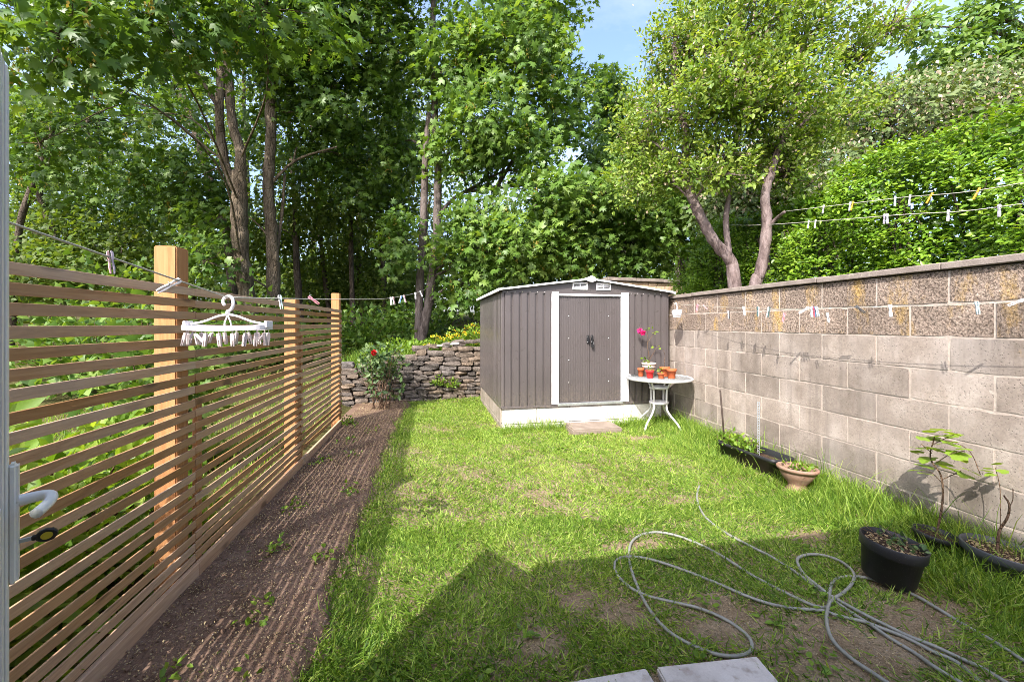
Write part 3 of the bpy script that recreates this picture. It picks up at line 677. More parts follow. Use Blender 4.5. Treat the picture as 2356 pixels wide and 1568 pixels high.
def build_shed():
    W, Dp, H, PK = 2.365, 2.07, 1.520, 1.672
    s = empty('metal_shed', SH_O, SH_R); tag(s, 'grey corrugated metal garden shed with double doors and white trim', 'shed')
    fx = lambda x: shed_local(x, 745)[0]
    src = lambda c: (1700 + c / 2.24) * 0.6135
    pl0, pl1, pr0, pr1 = fx(src(824)), fx(src(882)), fx(src(1404)), fx(src(1470))
    roof_z = lambda x: H + (PK - H) * (1 - abs(x - W / 2) / (W / 2))
    # walls
    for a, b in ((0.012, pl0), (pr1, W - 0.012)):
        m = MB(); L = b - a; n = max(1, round(L / 0.1)); corrug(m, L, lambda x: H, L / n, 0.020, 0.80); sheet(m, 'front_panel', 'shed_grey', s, loc=(a, 0, 0))
    m = MB(); corrug(m, Dp, lambda x: H, Dp / 20, 0.020, 0.80); sheet(m, 'side_panel', 'shed_grey', s, loc=(0, Dp, 0), rot=(0, 0, -math.pi / 2))
    m = MB(); corrug(m, Dp, lambda x: H, Dp / 20, 0.020, 0.80); sheet(m, 'side_panel', 'shed_grey', s, loc=(W, 0, 0), rot=(0, 0, math.pi / 2))
    m = MB(); corrug(m, W, lambda x: H, 0.1, 0.013, 0.66); sheet(m, 'rear_panel', 'shed_grey', s, loc=(W, Dp, 0), rot=(0, 0, math.pi))
    for x in (0, W):
        for y in (0, Dp):
            m = MB(); m.box((0, 0, H / 2), (0.03, 0.03, H)); m.build('corner_trim', 'shed_grey', s, 0.003, 1, (x + (0.006 if x == 0 else -0.006), y + (0.004 if y == 0 else -0.004), 0))
    # gables
    for y, nm in ((-0.006, 'gable'), (Dp - 0.006, 'gable')):
        m = MB(); m.prism([(0.0, H - 0.035), (W, H - 0.035), (W, H + 0.012), (W / 2, PK - 0.012), (0, H + 0.012)], 1, 0, 0.012); g = m.build(nm, 'shed_grey', s, 0, 1, (0, y - 0.014 if y < 0 else y + 0.012, 0))
        if y < 0: gable = g
    # roof sheets and trim
    OV = 0.07; sl = math.atan2(PK - H, W / 2)
    for sgn in (-1, 1):
        m = MB(); Lr = Dp + 2 * OV; Wr = W / 2 / math.cos(sl) + 0.07
        corrug(m, Lr, lambda x: Wr, Lr / 16, 0.014, 0.5, flip=-1)
        R = Matrix.Rotation(0, 4, 'X')
        o = sheet(m, 'roof_panel', 'shed_grey', s)
        # sheet x runs along the shed's depth, its height runs down the slope
        ax = Vector((0, 1, 0)); dn = Vector((sgn * math.cos(sl), 0, -math.sin(sl))); nr = ax.cross(dn)
        if nr.z < 0: nr = -nr
        o.matrix_local = Matrix(((ax.x, nr.x, dn.x, W / 2), (ax.y, nr.y, dn.y, -OV), (ax.z, nr.z, dn.z, PK + 0.012), (0, 0, 0, 1)))
        for yy, nm in ((-OV - 0.004, 'roof_trim'), (Dp + OV + 0.004, 'roof_trim')):
            m = MB(); e = Vector((W / 2 + sgn * (W / 2 + 0.065), yy, PK + 0.010 - (W / 2 + 0.065) * math.tan(sl))); t = Vector((W / 2 + sgn * 0.03, yy, PK + 0.006)); c = (e + t) / 2
            R = Matrix.Rotation(sgn * sl, 3, 'Y'); m.box(c, ((e - t).length, 0.010, 0.024), R); m.build(nm, 'shed_white', s, 0.003)
        m = MB(); m.box((W / 2 + sgn * (W / 2 + 0.068), Dp / 2, PK + 0.004 - (W / 2 + 0.068) * math.tan(sl)), (0.014, Dp + 2 * OV + 0.02, 0.040)); m.build('eaves_trim', 'shed_white', s, 0.003)
    m = MB(); m.prism([(-0.07, -0.018), (-0.065, 0.006), (0, 0.026), (0.065, 0.006), (0.07, -0.018)], 1, -OV - 0.015, Dp + OV + 0.015); m.build('ridge_cap', 'shed_white', s, 0.002, 1, (W / 2, 0, PK + 0.018))
    m = MB(); m.prism([(-0.062, -0.03), (-0.05, 0.022), (-0.018, 0.030), (0, 0.042), (0.018, 0.030), (0.05, 0.022), (0.062, -0.03), (0.02, -0.044), (-0.02, -0.044)], 1, -0.012, 0.0); m.build('ridge_end', 'shed_white', s, 0.002, 1, (W / 2, -OV - 0.018, PK + 0.012))
    # door frame
    zt = H - 0.055
    for a, b in ((pl0, pl1), (pr0, pr1)):
        m = MB(); m.box(((a + b) / 2, -0.012, (H - 0.01) / 2 + 0.01), (b - a, 0.022, H - 0.03)); m.build('door_jamb', 'shed_white', s, 0.004)
    m = MB(); m.box(((pl1 + pr0) / 2, -0.010, zt + 0.006), (pr0 - pl1 - 0.002, 0.018, 0.030)); m.build('door_header', 'shed_white', s, 0.003)
    m = MB(); m.box(((pl1 + pr0) / 2, -0.016, 0.016), (pr0 - pl1 + 0.03, 0.045, 0.034)); m.build('threshold', 'galvanised', s, 0.003)
    m = MB(); m.box((W / 2, -0.008, -0.002), (W + 0.03, 0.05, 0.028)); m.build('base_rail', 'shed_grey', s, 0.003)
    m = MB(); m.box((-0.004, Dp / 2, -0.002), (0.04, Dp - 0.03, 0.028)); m.build('base_rail', 'shed_grey', s, 0.003)
    # doors: finely ribbed leaves with rows of screws and black pull plates
    mid = (pl1 + pr0) / 2; db, dt = 0.036, zt - 0.012
    for k, (a, b) in enumerate(((pl1 + 0.004, mid - 0.002), (mid + 0.002, pr0 - 0.004))):
        L = b - a; m = MB(); n = 18; corrug(m, L, lambda x: dt, L / n, 0.0035, 0.55, db); d = sheet(m, 'door', 'shed_grey', s, loc=(a, 0.010, 0))
        sx = 0.33 * L if k == 0 else 0.62 * L
        for z in (0.30, 0.60, 0.89, 1.19):
            m = MB(); m.lathe([(0.0075, 0), (0.0065, 0.004), (0.001, 0.006)], 8, (sx, -0.004, z), Matrix.Rotation(math.pi / 2, 3, 'X')); m.build('screw', 'rivet', d)
        hx = L - 0.028 if k == 0 else 0.028
        m = MB(); m.box((hx, -0.009, 0.875), (0.034, 0.012, 0.115)); m.box((hx + (0.004 if k == 0 else -0.004), -0.030, 0.875), (0.012, 0.03, 0.09)); m.build('handle', 'black_plastic', d, 0.004, 2)
        for z in (0.838, 0.912):
            m = MB(); m.lathe([(0.005, 0), (0.004, 0.003), (0.001, 0.004)], 8, (hx - 0.010, -0.015, z), Matrix.Rotation(math.pi / 2, 3, 'X')); m.build('screw', 'rivet', d)
        if k == 1:
            m = MB(); m.tube(spline([(0.012, -0.035, 0.86), (0.014, -0.045, 0.82), (0.030, -0.045, 0.80), (0.040, -0.035, 0.83), (0.034, -0.02, 0.86)], 5), 0.005, 6); m.box((0.024, -0.04, 0.79), (0.035, 0.018, 0.04)); m.build('padlock', 'black_plastic', d, 0.003)
    for a, b in ((pl0, pl1), (pr0, pr1)):
        for xx in (a + 0.012, b - 0.012):
            m = MB(); m.lathe([(0.0055, 0), (0.001, 0.004)], 8, (xx, -0.0235, 0.78), Matrix.Rotation(math.pi / 2, 3, 'X')); m.build('screw', 'black_plastic', s)
    # vents in the gable
    for c1, c2 in ((996, 1122), (1194, 1316)):
        xa, xb = fx(src(c1)), fx(src(c2)); z0 = H + 0.018; vx = (xa + xb) / 2; vw = xb - xa; vh = 0.098
        m = MB(); y = -0.026
        for q, (cx, cz, sx_, sz_) in enumerate(((vx, z0 + vh - 0.008, vw, 0.016), (vx, z0 + 0.008, vw, 0.016), (vx - vw / 2 + 0.008, z0 + vh / 2, 0.016, vh - 0.033), (vx + vw / 2 - 0.008, z0 + vh / 2, 0.016, vh - 0.033), (vx, z0 + vh / 2, 0.010, vh - 0.033))):
            m.box((cx, y, cz), (sx_, 0.014, sz_))
        v = m.build('vent', 'shed_white', s, 0.003)
        m = MB(); m.box((vx, -0.0205, z0 + vh / 2), (vw - 0.02, 0.002, vh - 0.02)); m.build('shade_sheet', 'black_plastic', v)  # black sheet standing in for the shade between the louvres
        for q in range(4):
            m = MB(); m.box((vx, y + 0.001, z0 + 0.024 + q * 0.0167), (vw - 0.034, 0.006, 0.006)); m.build('louvre', 'shed_white', v)
    for q in range(12):
        x = 0.06 + q * 0.1; x = x if x < pl0 - 0.02 else pr1 + 0.03 + (x - pl0) * 0.9
        if x > W - 0.03 or (pl0 - 0.02 < x < pr1): continue
        m = MB(); m.lathe([(0.006, 0), (0.001, 0.005)], 8, (x, -0.022, H - 0.02), Matrix.Rotation(math.pi / 2, 3, 'X')); m.build('screw', 'rivet', s)
    # plinth of whitewashed blocks
    p = empty('shed_plinth', SH_O - Vector((0, 0, 0.298)), SH_R); tag(p, 'white painted block plinth carrying the metal shed', 'plinth')
    m = MB(); m.box((W / 2, Dp / 2, 0.135), (W - 0.03, Dp - 0.03, 0.27)); m.build('fill', 'mortar', p)
    for (z, h, ph) in ((0.182, 0.196, 0.0), (0.03, 0.10, 0.22)):
        x = -ph
        while x < W:
            a, b = max(x, 0), min(x + 0.45, W); x += 0.45
            if b - a < 0.03: continue
            m = MB(); m.box((0, 0, 0), (b - a - 0.004, 0.1, h - 0.004)); m.build('block', 'painted_white' if a < 1.85 else 'block_smooth', p, 0.005, 1, ((a + b) / 2, 0.03, z))
        y = 0.085
        while y < Dp:
            a, b = y, min(y + 0.45, Dp); y += 0.45
            m = MB(); m.box((0, 0, 0), (0.1, b - a - 0.006, h - 0.004)); m.build('block', 'block_smooth', p, 0.005, 1, (0.038, (a + b) / 2, z))
build_shed()

# ------------------------------------------------------------------ bistro table and its pots
TB = Vector((2.86, 4.93, 0.0)); TOPZ = 0.685
VD = Vector((TB.x, TB.y, 0)).normalized(); TR = Vector((VD.y, -VD.x, 0))     # away from, and across, the view
def build_table():
    t = empty('bistro_table', TB); tag(t, 'round glass topped metal bistro table beside the shed', 'table')
    r = 0.405
    m = MB(); m.lathe([(r - 0.02, 0.0), (r - 0.018, 0.006), (0, 0.006)], 48, (0, 0, TOPZ - 0.006)); m.lathe([(r - 0.02, 0.0), (0, 0.0)], 48, (0, 0, TOPZ - 0.006)); m.build('glass_top', 'pebbled_glass', t)
    m = MB(); m.tube([(math.cos(a) * r, math.sin(a) * r, TOPZ - 0.010) for a in np.linspace(0, 2 * math.pi, 49)], 0.017, 10, False); m.build('rim', 'table_metal', t)
    for k in range(4):
        a = math.radians(-62 + 90 * k); c, s_ = math.cos(a), math.sin(a)
        prof = [(0.20, 0.665), (0.15, 0.60), (0.118, 0.53), (0.112, 0.44), (0.112, 0.32), (0.125, 0.26), (0.185, 0.19), (0.255, 0.125), (0.300, 0.06), (0.315, 0.0)]
        m = MB(); m.tube(spline([(c * q, s_ * q, z) for q, z in prof], 4), 0.0125, 8); m.build('leg', 'table_metal', t)
    for z in (0.535, 0.34):
        m = MB(); m.lathe([(0.0, z), (0.108, z), (0.122, z + 0.006), (0.122, z + 0.028), (0.108, z + 0.034), (0, z + 0.034)], 28); m.build('ring_plate', 'table_metal', t)
build_table()
def pot_profile(r, h, rim=0.012, lip=0.22, base=0.72):
    rb = r * base; zl = h * (1 - lip)
    return [(0, 0.002), (rb * 0.96, 0.0), (rb, 0.004), (r * 0.93 - rim * 0.3, zl), (r * 0.93 + rim * 0.2, zl), (r, zl + 0.004), (r, h - 0.003), (r - 0.003, h), (r - 0.008, h - 0.002), (r * 0.90, h * 0.86), (r * 0.86, h * 0.80)]
def make_pot(name, loc, r, h, mat, label, cat='plant pot', group=None, soil=True, rot=(0, 0, 0), n=28, prof=None, soil_z=0.82, soil_r=0.87):
    o = empty(name, loc); o.rotation_euler = rot; tag(o, label, cat, group)
    m = MB(); m.lathe(prof or pot_profile(r, h), n); m.build('pot_body', mat, o)
    if soil:
        m = MB(); m.lathe([(r * soil_r, h * soil_z - 0.004), (r * 0.5, h * soil_z + 0.006), (0.001, h * soil_z + 0.009)], n); m.build('soil', 'potting_soil', o)
    return o
def tp(u, v): return TB + TR * u + VD * v + Vector((0, 0, TOPZ + 0.001))
def small_foliage(name, parent, pts, size, tpl, mat, seed, spread=0.03, up=0.5):
    rng = np.random.default_rng(seed); P = np.array([tuple(p) for p in pts]); n = len(P)
    P = P + rng.normal(size=(n, 3)) * spread * np.array([1, 1, 0.6]); N = unit(rng, n) * 0.7 + np.array([0, 0, up]); D = unit(rng, n) + np.array([0, 0, 0.1])
    return leaf_mesh(name, P, N, D, size * rng.uniform(0.6, 1.2, n), tpl, mat, parent, rng.random(n))
def build_table_pots():
    g = 'pots on the bistro table'
    make_pot('plant_pot', tp(-0.225, 0.03), 0.044, 0.105, 'orange_pot', 'small orange plastic pot on the table, leftmost of the pots', group=g)
    p = make_pot('plant_pot', tp(-0.108, -0.13), 0.053, 0.100, 'red_pot', 'bright red pot with a seedling at the front of the table', group=g)
    small_foliage('seedling', p, [(0, 0, 0.10 + 0.004 * i) for i in range(12)], 0.03, LEAF_OVAL, 'leaf_shrub', 3, 0.014)
    p = make_pot('plant_pot', tp(0.028, -0.16), 0.044, 0.075, 'orange_pot', 'smallest orange pot, with a tiny seedling, on the table', group=g)
    small_foliage('seedling', p, [(-0.02, 0, 0.09 + 0.004 * i) for i in range(14)], 0.028, LEAF_OVAL, 'leaf_shrub', 4, 0.016)
    p = make_pot('plant_pot', tp(0.075, 0.10), 0.066, 0.125, 'orange_pot', 'wide orange pot with a bare twig at the back of the table', group=g)
    m = MB(); m.tube(spline([(0, 0, 0.1), (-0.006, 0, 0.20), (0.004, 0, 0.27), (-0.02, 0, 0.35)], 4), 0.003, 5); m.build('twig', 'twig', p)
    make_pot('plant_pot', tp(0.155, -0.09), 0.060, 0.122, 'orange_pot', 'tall orange pot on the table, rightmost of the pots', group=g)
    r, h = 0.094, 0.175
    prof = [(0, 0.002), (r * 0.7, 0), (r * 0.86, h * 0.66), (r * 0.92, h * 0.67), (r * 0.92, h * 0.76), (r * 0.88, h * 0.77), (r * 0.90, h * 0.85), (r, h * 0.86), (r, h), (r - 0.008, h), (r * 0.86, h * 0.84)]
    p = make_pot('rose_pot', tp(-0.125, 0.10), r, h, 'beige_pot', 'banded beige pot on the table holding a pink flowering rose', group=g, prof=prof)
    # rose: stems leaning in the plane across the view
    def L(u, z, v=0.0): q = TR * u + VD * v; return (q.x, q.y, z)
    m = MB()
    m.tube(spline([L(0, 0.14), L(0.00, 0.28), L(-0.02, 0.42), L(0.04, 0.53), L(0.09, 0.60)], 4), [0.005] * 6 + [0.0035] * 11, 5)
    m.tube(spline([L(-0.02, 0.42), L(-0.012, 0.50), L(-0.03, 0.575), L(-0.075, 0.592)], 4), 0.003, 5)
    m.tube(spline([L(0.0, 0.2), L(0.05, 0.29), L(0.10, 0.375), L(0.13, 0.38)], 4), 0.0035, 5)
    m.tube(spline([L(0.0, 0.16), L(-0.03, 0.2), L(-0.05, 0.22)], 3), 0.003, 5)
    m.build('stem', 'twig', p)
    pts = [L(-0.03, 0.60), L(0.0, 0.625), L(-0.01, 0.635), L(0.02, 0.63), L(-0.02, 0.60), L(0.06, 0.56), L(0.09, 0.60), L(0.13, 0.385), L(-0.04, 0.21), L(-0.05, 0.19), L(-0.02, 0.20), L(-0.03, 0.17), L(-0.06, 0.17), L(0.01, 0.19), L(-0.045, 0.235), L(-0.02, 0.225), L(0.0, 0.17), L(0.02, 0.37)]
    small_foliage('foliage', p, pts * 2, 0.045, LEAF_OVAL, 'leaf_shrub', 9, 0.012)
    rng = np.random.default_rng(2); n = 70; c = np.where(rng.random((n, 1)) < 0.6, np.array([L(-0.075, 0.575)]), np.array([L(-0.115, 0.60)])); dd = unit(rng, n)
    leaf_mesh('flower', c + dd * 0.008, unit(rng, n), dd + np.array([0, 0, 0.3]), rng.uniform(0.028, 0.042, n), LEAF_OVAL, 'petal_magenta', p, rng.random(n), W=rng.uniform(0.04, 0.06, n))
build_table_pots()

# ------------------------------------------------------------------ pots, trough and plants along the block wall
def big_leaf_mesh():
    _o = sym([(0, 0, 0), (0.26, -0.10, 0.0), (0.46, 0.12, 0.03), (0.40, 0.34, 0.03), (0.44, 0.50, 0.0), (0.26, 0.66, 0.02), (0.20, 0.86, -0.03), (0, 1.0, -0.10)])
    v, f = fan(_o + [_o[0]], (0, 0.38, 0.0)); m = MB(); m.add(v, f); me = m.mesh('leaf', fix=False); me.materials.append(MATS['leaf_shrub'])
    a = me.attributes.new('tint', 'FLOAT', 'FACE'); a.data.foreach_set('value', [0.75] * len(me.polygons)); return me
def chips(parent, r, z, n, seed, sizes=(0.012, 0.022)):
    """bark chips and debris lying on the soil"""
    rng = np.random.default_rng(seed); a = rng.uniform(0, 6.283, n); q = r * np.sqrt(rng.random(n)); P = np.stack([q * np.cos(a), q * np.sin(a), np.full(n, z) + rng.uniform(0, 0.008, n)], -1)
    o = leaf_mesh('bark_chips', P, unit(rng, n) * 0.5 + np.array([0, 0, 1]), unit(rng, n) * np.array([1, 1, 0.2]), rng.uniform(*sizes, n), LEAF_QUAD, 'straw', parent, rng.random(n) * 0.7); o['kind'] = 'stuff'
def build_wall_pots():
    BL = big_leaf_mesh(); rng = random.Random(6)
    # big black pot tipping to the right
    c = on_z(2043, 1240, 0.24); tilt = Matrix.Rotation(0.10, 3, VF) @ Matrix.Rotation(0.05, 3, VR)
    o = make_pot('black_pot', (c.x, c.y, 0.035), 0.136, 0.205, 'black_pot', 'big black plastic pot with seedlings, tipped in the grass', soil_z=0.86, soil_r=0.93, prof=[(0, 0.002), (0.104, 0), (0.109, 0.004), (0.126, 0.145), (0.133, 0.148), (0.137, 0.153), (0.139, 0.202), (0.136, 0.206), (0.131, 0.203), (0.126, 0.175), (0.12, 0.155)], n=40)
    o.rotation_euler = tilt.to_euler()
    chips(o, 0.118, 0.181, 260, 3)
    small_foliage('seedlings', o, [(rng.uniform(-.02, .11), rng.uniform(-.10, .09), 0.195) for _ in range(60)], 0.036, LEAF_OVAL, 'leaf_rose', 5, 0.02, 1.2)
    m = MB()
    for _ in range(8): a = rng.uniform(0, 6.28); b = a + rng.uniform(-1, 1); m.tube([(math.cos(a) * .05, math.sin(a) * .05, .21), (math.cos(b) * .14, math.sin(b) * .13, .225)], 0.0016, 4)
    m.build('twigs', 'twig', o)
    # small dark pot with the leafy sapling
    c = on_z(2148, 1225, 0.12); base = Vector((c.x, c.y, 0.0))
    o = make_pot('sapling_pot', base, 0.108, 0.125, 'black_pot', 'small black pot holding a green leafy sapling against the wall', rot=(0.06, 0.10, 0))
    S0 = (Vector((0, 0, 0.09)),); tip = on_x(2120, 1000, base.x) - base
    def LP(x, y, X): return on_x(x, y, X) - base
    X0 = base.x
    st = spline([Vector((0, 0, 0.08)), LP(2150, 1150, X0), LP(2138, 1090, X0), LP(2110, 1050, X0 + .02), LP(2112, 1000, X0)], 5)
    m = MB(); m.tube(st, lerp_list([0.006, 0.005, 0.003], len(st)), 6)
    br = [[LP(2140, 1100, X0), LP(2165, 1085, X0 + .03), LP(2180, 1075, X0 + .02)], [LP(2125, 1060, X0), LP(2150, 1040, X0 - .04), LP(2180, 1030, X0 - .02)], [LP(2112, 1040, X0), LP(2085, 1020, X0 - .03)], [LP(2110, 1020, X0), LP(2140, 1000, X0 + .05), LP(2160, 990, X0 + .03)], [LP(2146, 1110, X0), LP(2120, 1085, X0 + .02), LP(2105, 1082, X0)], [LP(2112, 1010, X0), LP(2150, 1010, X0), LP(2195, 1030, X0 + .1), LP(2225, 1080, X0 + .14)]]
    for b in br: m.tube(spline(b, 4), 0.0022, 5)
    m.build('stem', 'twig', o)
    spots = [(2096, 992, .0), (2112, 985, .05), (2130, 990, -.04), (2150, 998, .03), (2090, 1012, -.05), (2108, 1010, .03), (2128, 1010, .02), (2145, 1018, -.03), (2098, 1032, .0), (2118, 1030, -.06), (2085, 1040, .04), (2110, 1048, .05), (2140, 1036, .03), (2160, 1028, -.02), (2176, 1036, .02), (2150, 1045, -.05), (2102, 1080, .0), (2120, 1075, .03), (2136, 1070, -.03), (2165, 1078, .02), (2180, 1070, -.02), (2190, 1082, .03), (2125, 1060, .06), (2104, 1000, .06), (2138, 1000, .07), (2080, 1028, .03), (2120, 1020, -.08), (2165, 1045, .05), (2145, 1068, .05), (2112, 1090, -.04)]
    for (x, y, dx) in spots:
        q = LP(x, y, X0 + dx); s_ = rng.uniform(0.072, 0.105)
        lf = inst('leaf', BL, o, q, (rng.uniform(-0.35, 0.5), rng.uniform(-0.4, 0.4), rng.uniform(0, 6.28)), (s_, s_, s_))
    # thin wall seedling
    b2 = on_x(2300, 1215, 3.19); b2.z = 0
    s2 = empty('wall_seedling', b2); tag(s2, 'thin seedling with a few pale leaves growing against the block wall', 'plant')
    def LQ(x, y, X): return on_x(x, y, X) - b2
    m = MB(); m.tube(spline([Vector((0, 0, 0)), LQ(2302, 1150, 3.2), LQ(2298, 1105, 3.2), LQ(2290, 1075, 3.2)], 4), 0.002, 5); m.build('stem', 'twig', s2)
    for (x, y) in ((2268, 1078), (2284, 1068), (2303, 1066), (2300, 1086), (2287, 1090), (2278, 1085)):
        s_ = rng.uniform(0.04, 0.055); inst('leaf', BL, s2, LQ(x, y, 3.19), (rng.uniform(-.5, .5), rng.uniform(-.5, .5), rng.uniform(0, 6.28)), (s_, s_, s_))
    # grey bowl pot with a bare stem
    c = on_z(2308, 1264, 0.15)
    o = make_pot('grey_pot', (c.x, c.y, 0.0), 0.170, 0.155, 'grey_plastic', 'wide dark grey pot with a bare brown stem, near the frame edge', soil_z=0.80, soil_r=0.92, prof=[(0, 0.002), (0.115, 0), (0.120, 0.004), (0.150, 0.105), (0.163, 0.108), (0.168, 0.112), (0.174, 0.150), (0.171, 0.155), (0.165, 0.152), (0.158, 0.13), (0.150, 0.11)], n=40, rot=(0.02, 0.07, 0))
    chips(o, 0.145, 0.130, 240, 8)
    m = MB(); B = Vector((c.x, c.y, 0)); st = spline([Vector((-0.05, 0, 0.11)), on_x(2290, 1225, c.x - .03) - B, on_x(2306, 1190, c.x - .02) - B, on_x(2308, 1160, c.x - .02) - B, on_x(2294, 1138, c.x - .02) - B], 5)
    m.tube(st, lerp_list([0.008, 0.006, 0.005, 0.004], len(st)), 7); m.tube(spline([st[14], st[14] + Vector((0.02, 0, 0.04)), st[14] + Vector((0.015, 0, 0.10))], 4), 0.002, 5); m.build('stem', 'twig', o)
    # terracotta bowl on a foot
    c = on_z(1834, 1073, 0.205)
    o = make_pot('terracotta_bowl', (c.x, c.y, 0.0), 0.149, 0.205, 'terracotta', 'terracotta bowl planter on a foot, half sunk in long grass', soil_z=0.80, soil_r=0.86, n=36, prof=[(0, 0.0), (0.076, 0.0), (0.079, 0.02), (0.063, 0.05), (0.068, 0.072), (0.104, 0.11), (0.126, 0.152), (0.128, 0.170), (0.143, 0.176), (0.150, 0.186), (0.150, 0.198), (0.143, 0.205), (0.131, 0.202), (0.124, 0.180), (0.117, 0.16)], rot=(-0.03, 0.05, 0))
    chips(o, 0.115, 0.171, 120, 9)
    small_foliage('weeds', o, [(rng.uniform(-.03, .12), rng.uniform(-.08, .1), 0.20) for _ in range(60)], 0.045, LEAF_OVAL, 'leaf_shrub', 15, 0.02, 0.8)
    # long black trough
    c = Vector((3.005, 3.47, 0)); rz = 0.10
    t = empty('plant_trough', c, rz); tag(t, 'long black plastic trough planter on the grass along the wall', 'planter')
    def ring(hx, hy, z, r=0.05, n=5):
        out = []
        for sx, sy, a0 in ((1, 1, 0), (-1, 1, 90), (-1, -1, 180), (1, -1, 270)):
            for q in range(n): a = math.radians(a0 + 90 * q / (n - 1)); out.append(((hx - r) * sx + r * math.cos(a), (hy - r) * sy + r * math.sin(a), z))
        return out
    m = MB(); rings = [ring(.10, .30, 0.0, .03), ring(.118, .325, 0.145), ring(.132, .338, 0.147), ring(.134, .340, 0.178), ring(.126, .332, 0.182), ring(.118, .324, 0.176), ring(.110, .315, 0.11)]
    n = len(rings[0]); vs = [p for r_ in rings for p in r_]; m.add(vs, [(i * n + j, i * n + (j + 1) % n, (i + 1) * n + (j + 1) % n, (i + 1) * n + j) for i in range(len(rings) - 1) for j in range(n)] + [tuple(range(n))], True); m.build('trough_body', 'black_plastic', t)
    m = MB(); m.add(ring(.112, .318, 0.125), [tuple(range(n))]); m.build('soil', 'potting_soil', t)
    small_foliage('foliage', t, [(rng.uniform(-.12, .06), rng.uniform(-.05, .36), rng.uniform(.15, .25)) for _ in range(330)], 0.045, LEAF_OVAL, 'leaf_shrub', 31, 0.03, 0.8)
    m = MB()
    for _ in range(26): x, y = rng.uniform(-.1, .05), rng.uniform(-.05, .33); m.tube([(x, y, .12), (x + rng.uniform(-.04, .04), y + rng.uniform(-.04, .04), .25)], 0.0016, 4)
    m.build('stems', 'twig', t)
    sk = on_x(1668, 1000, 2.93); tp_ = on_x(1657, 897, 2.93); m = MB(); m.tube([Vector((sk.x, sk.y, 0.1)) , tp_], 0.009, 6); o = m.build('stake', 'stake'); tag(o, 'dark wooden stake standing up from the black trough', 'stake')
    a = on_x(1745, 1020, 3.03); b = on_x(1745, 920, 3.03); m = MB()
    for q in range(22):
        z = 0.12 + (b.z - 0.12) * q / 22; hgt = (b.z - 0.12) / 22
        m.box((-0.009, 0, z), (0.007, 0.003, hgt * 0.999)); m.box((0.009, 0, z), (0.007, 0.003, hgt * 0.999)); m.box((0, 0, z), (0.011, 0.0028, hgt * 0.45))
    o = m.build('metal_strip', 'galvanised', None, 0, 1, (b.x, b.y, 0), (0, 0, -0.4)); tag(o, 'perforated grey metal strip upright in the black trough', 'metal strip')
build_wall_pots()
# ------------------------------------------------------------------ washing lines
def cord(name, pts, r, label, k=8):
    m = MB(); P = spline(pts, k); m.tube(P, r, 6); o = m.build(name, 'line_cord'); tag(o, label, 'washing line'); return P
LZ = [(22, 512, .983), (243, 588, 1.27), (407, 644, 1.555), (525, 684, 1.85), (665, 687, 2.465), (790, 688.4, 3.489), (893.5, 686, 5.32), (955, 674, 7.6), (990, 661, 10.0)]
lp = [at(*q) for q in LZ]
d0 = (lp[0] - lp[2]).normalized()
LEFT = cord('washing_line', [lp[0] + (lp[0] - lp[1]) * 1.5] + lp[:4] , 0.0032, 'taut washing line running from the white door to the peg hanger', 6)
LEFT2 = cord('washing_line', lp[3:], 0.0032, 'washing line running above the fence from the hanger to the twin trunk', 6)
WALLP = [Vector((3.29, 5.24, 1.69)), on_x(1556, 699, 3.15), on_x(1660, 706, 3.09), on_x(1775, 710, 3.06), on_x(1952, 707.5, 3.05), on_x(2356, 693, 3.07), Vector((3.10, 0.30, 1.60))]
WALL = cord('washing_line', WALLP, 0.0018, 'thin washing line strung in front of the block wall')
STUB = on_x(1808, 486, 3.97)
UPPER = cord('washing_line', [STUB, on_x(2060, 456, 3.96), on_x(2356, 420, 3.95), Vector((3.95, 0.3, 2.28))], 0.0030, 'upper of the two washing lines in front of the clipped hedge')
LOW0 = on_x(1764, 517, 3.98)
LOWER = cord('washing_line', [on_x(1680, 518, 4.05), LOW0 + Vector((0, 0, 0.0)), on_x(2060, 495, 3.86), on_x(2356, 468, 3.84), Vector((3.84, 0.3, 2.1))], 0.0030, 'lower of the two washing lines in front of the clipped hedge')

def line_pt(P, x):
    """point of a cord seen in column x"""
    best = None
    for a, b in zip(P[:-1], P[1:]):
        def col(p): q = p - Vector((0, 0, CAM_H)); z = q.dot(VF); return 1178 + F * q.dot(VR) / max(z, 1e-3)
        ca, cb = col(a), col(b)
        if (ca - x) * (cb - x) <= 0 and abs(cb - ca) > 1e-6:
            t = 0.5
            for _ in range(20):
                pass
                break
            lo, hi = 0.0, 1.0
            for _ in range(24):
                mid = (lo + hi) / 2
                if (col(a.lerp(b, mid)) - x) * (ca - x) > 0: lo = mid
                else: hi = mid
            return a.lerp(b, (lo + hi) / 2)
    raise ValueError('no line at %s' % x)

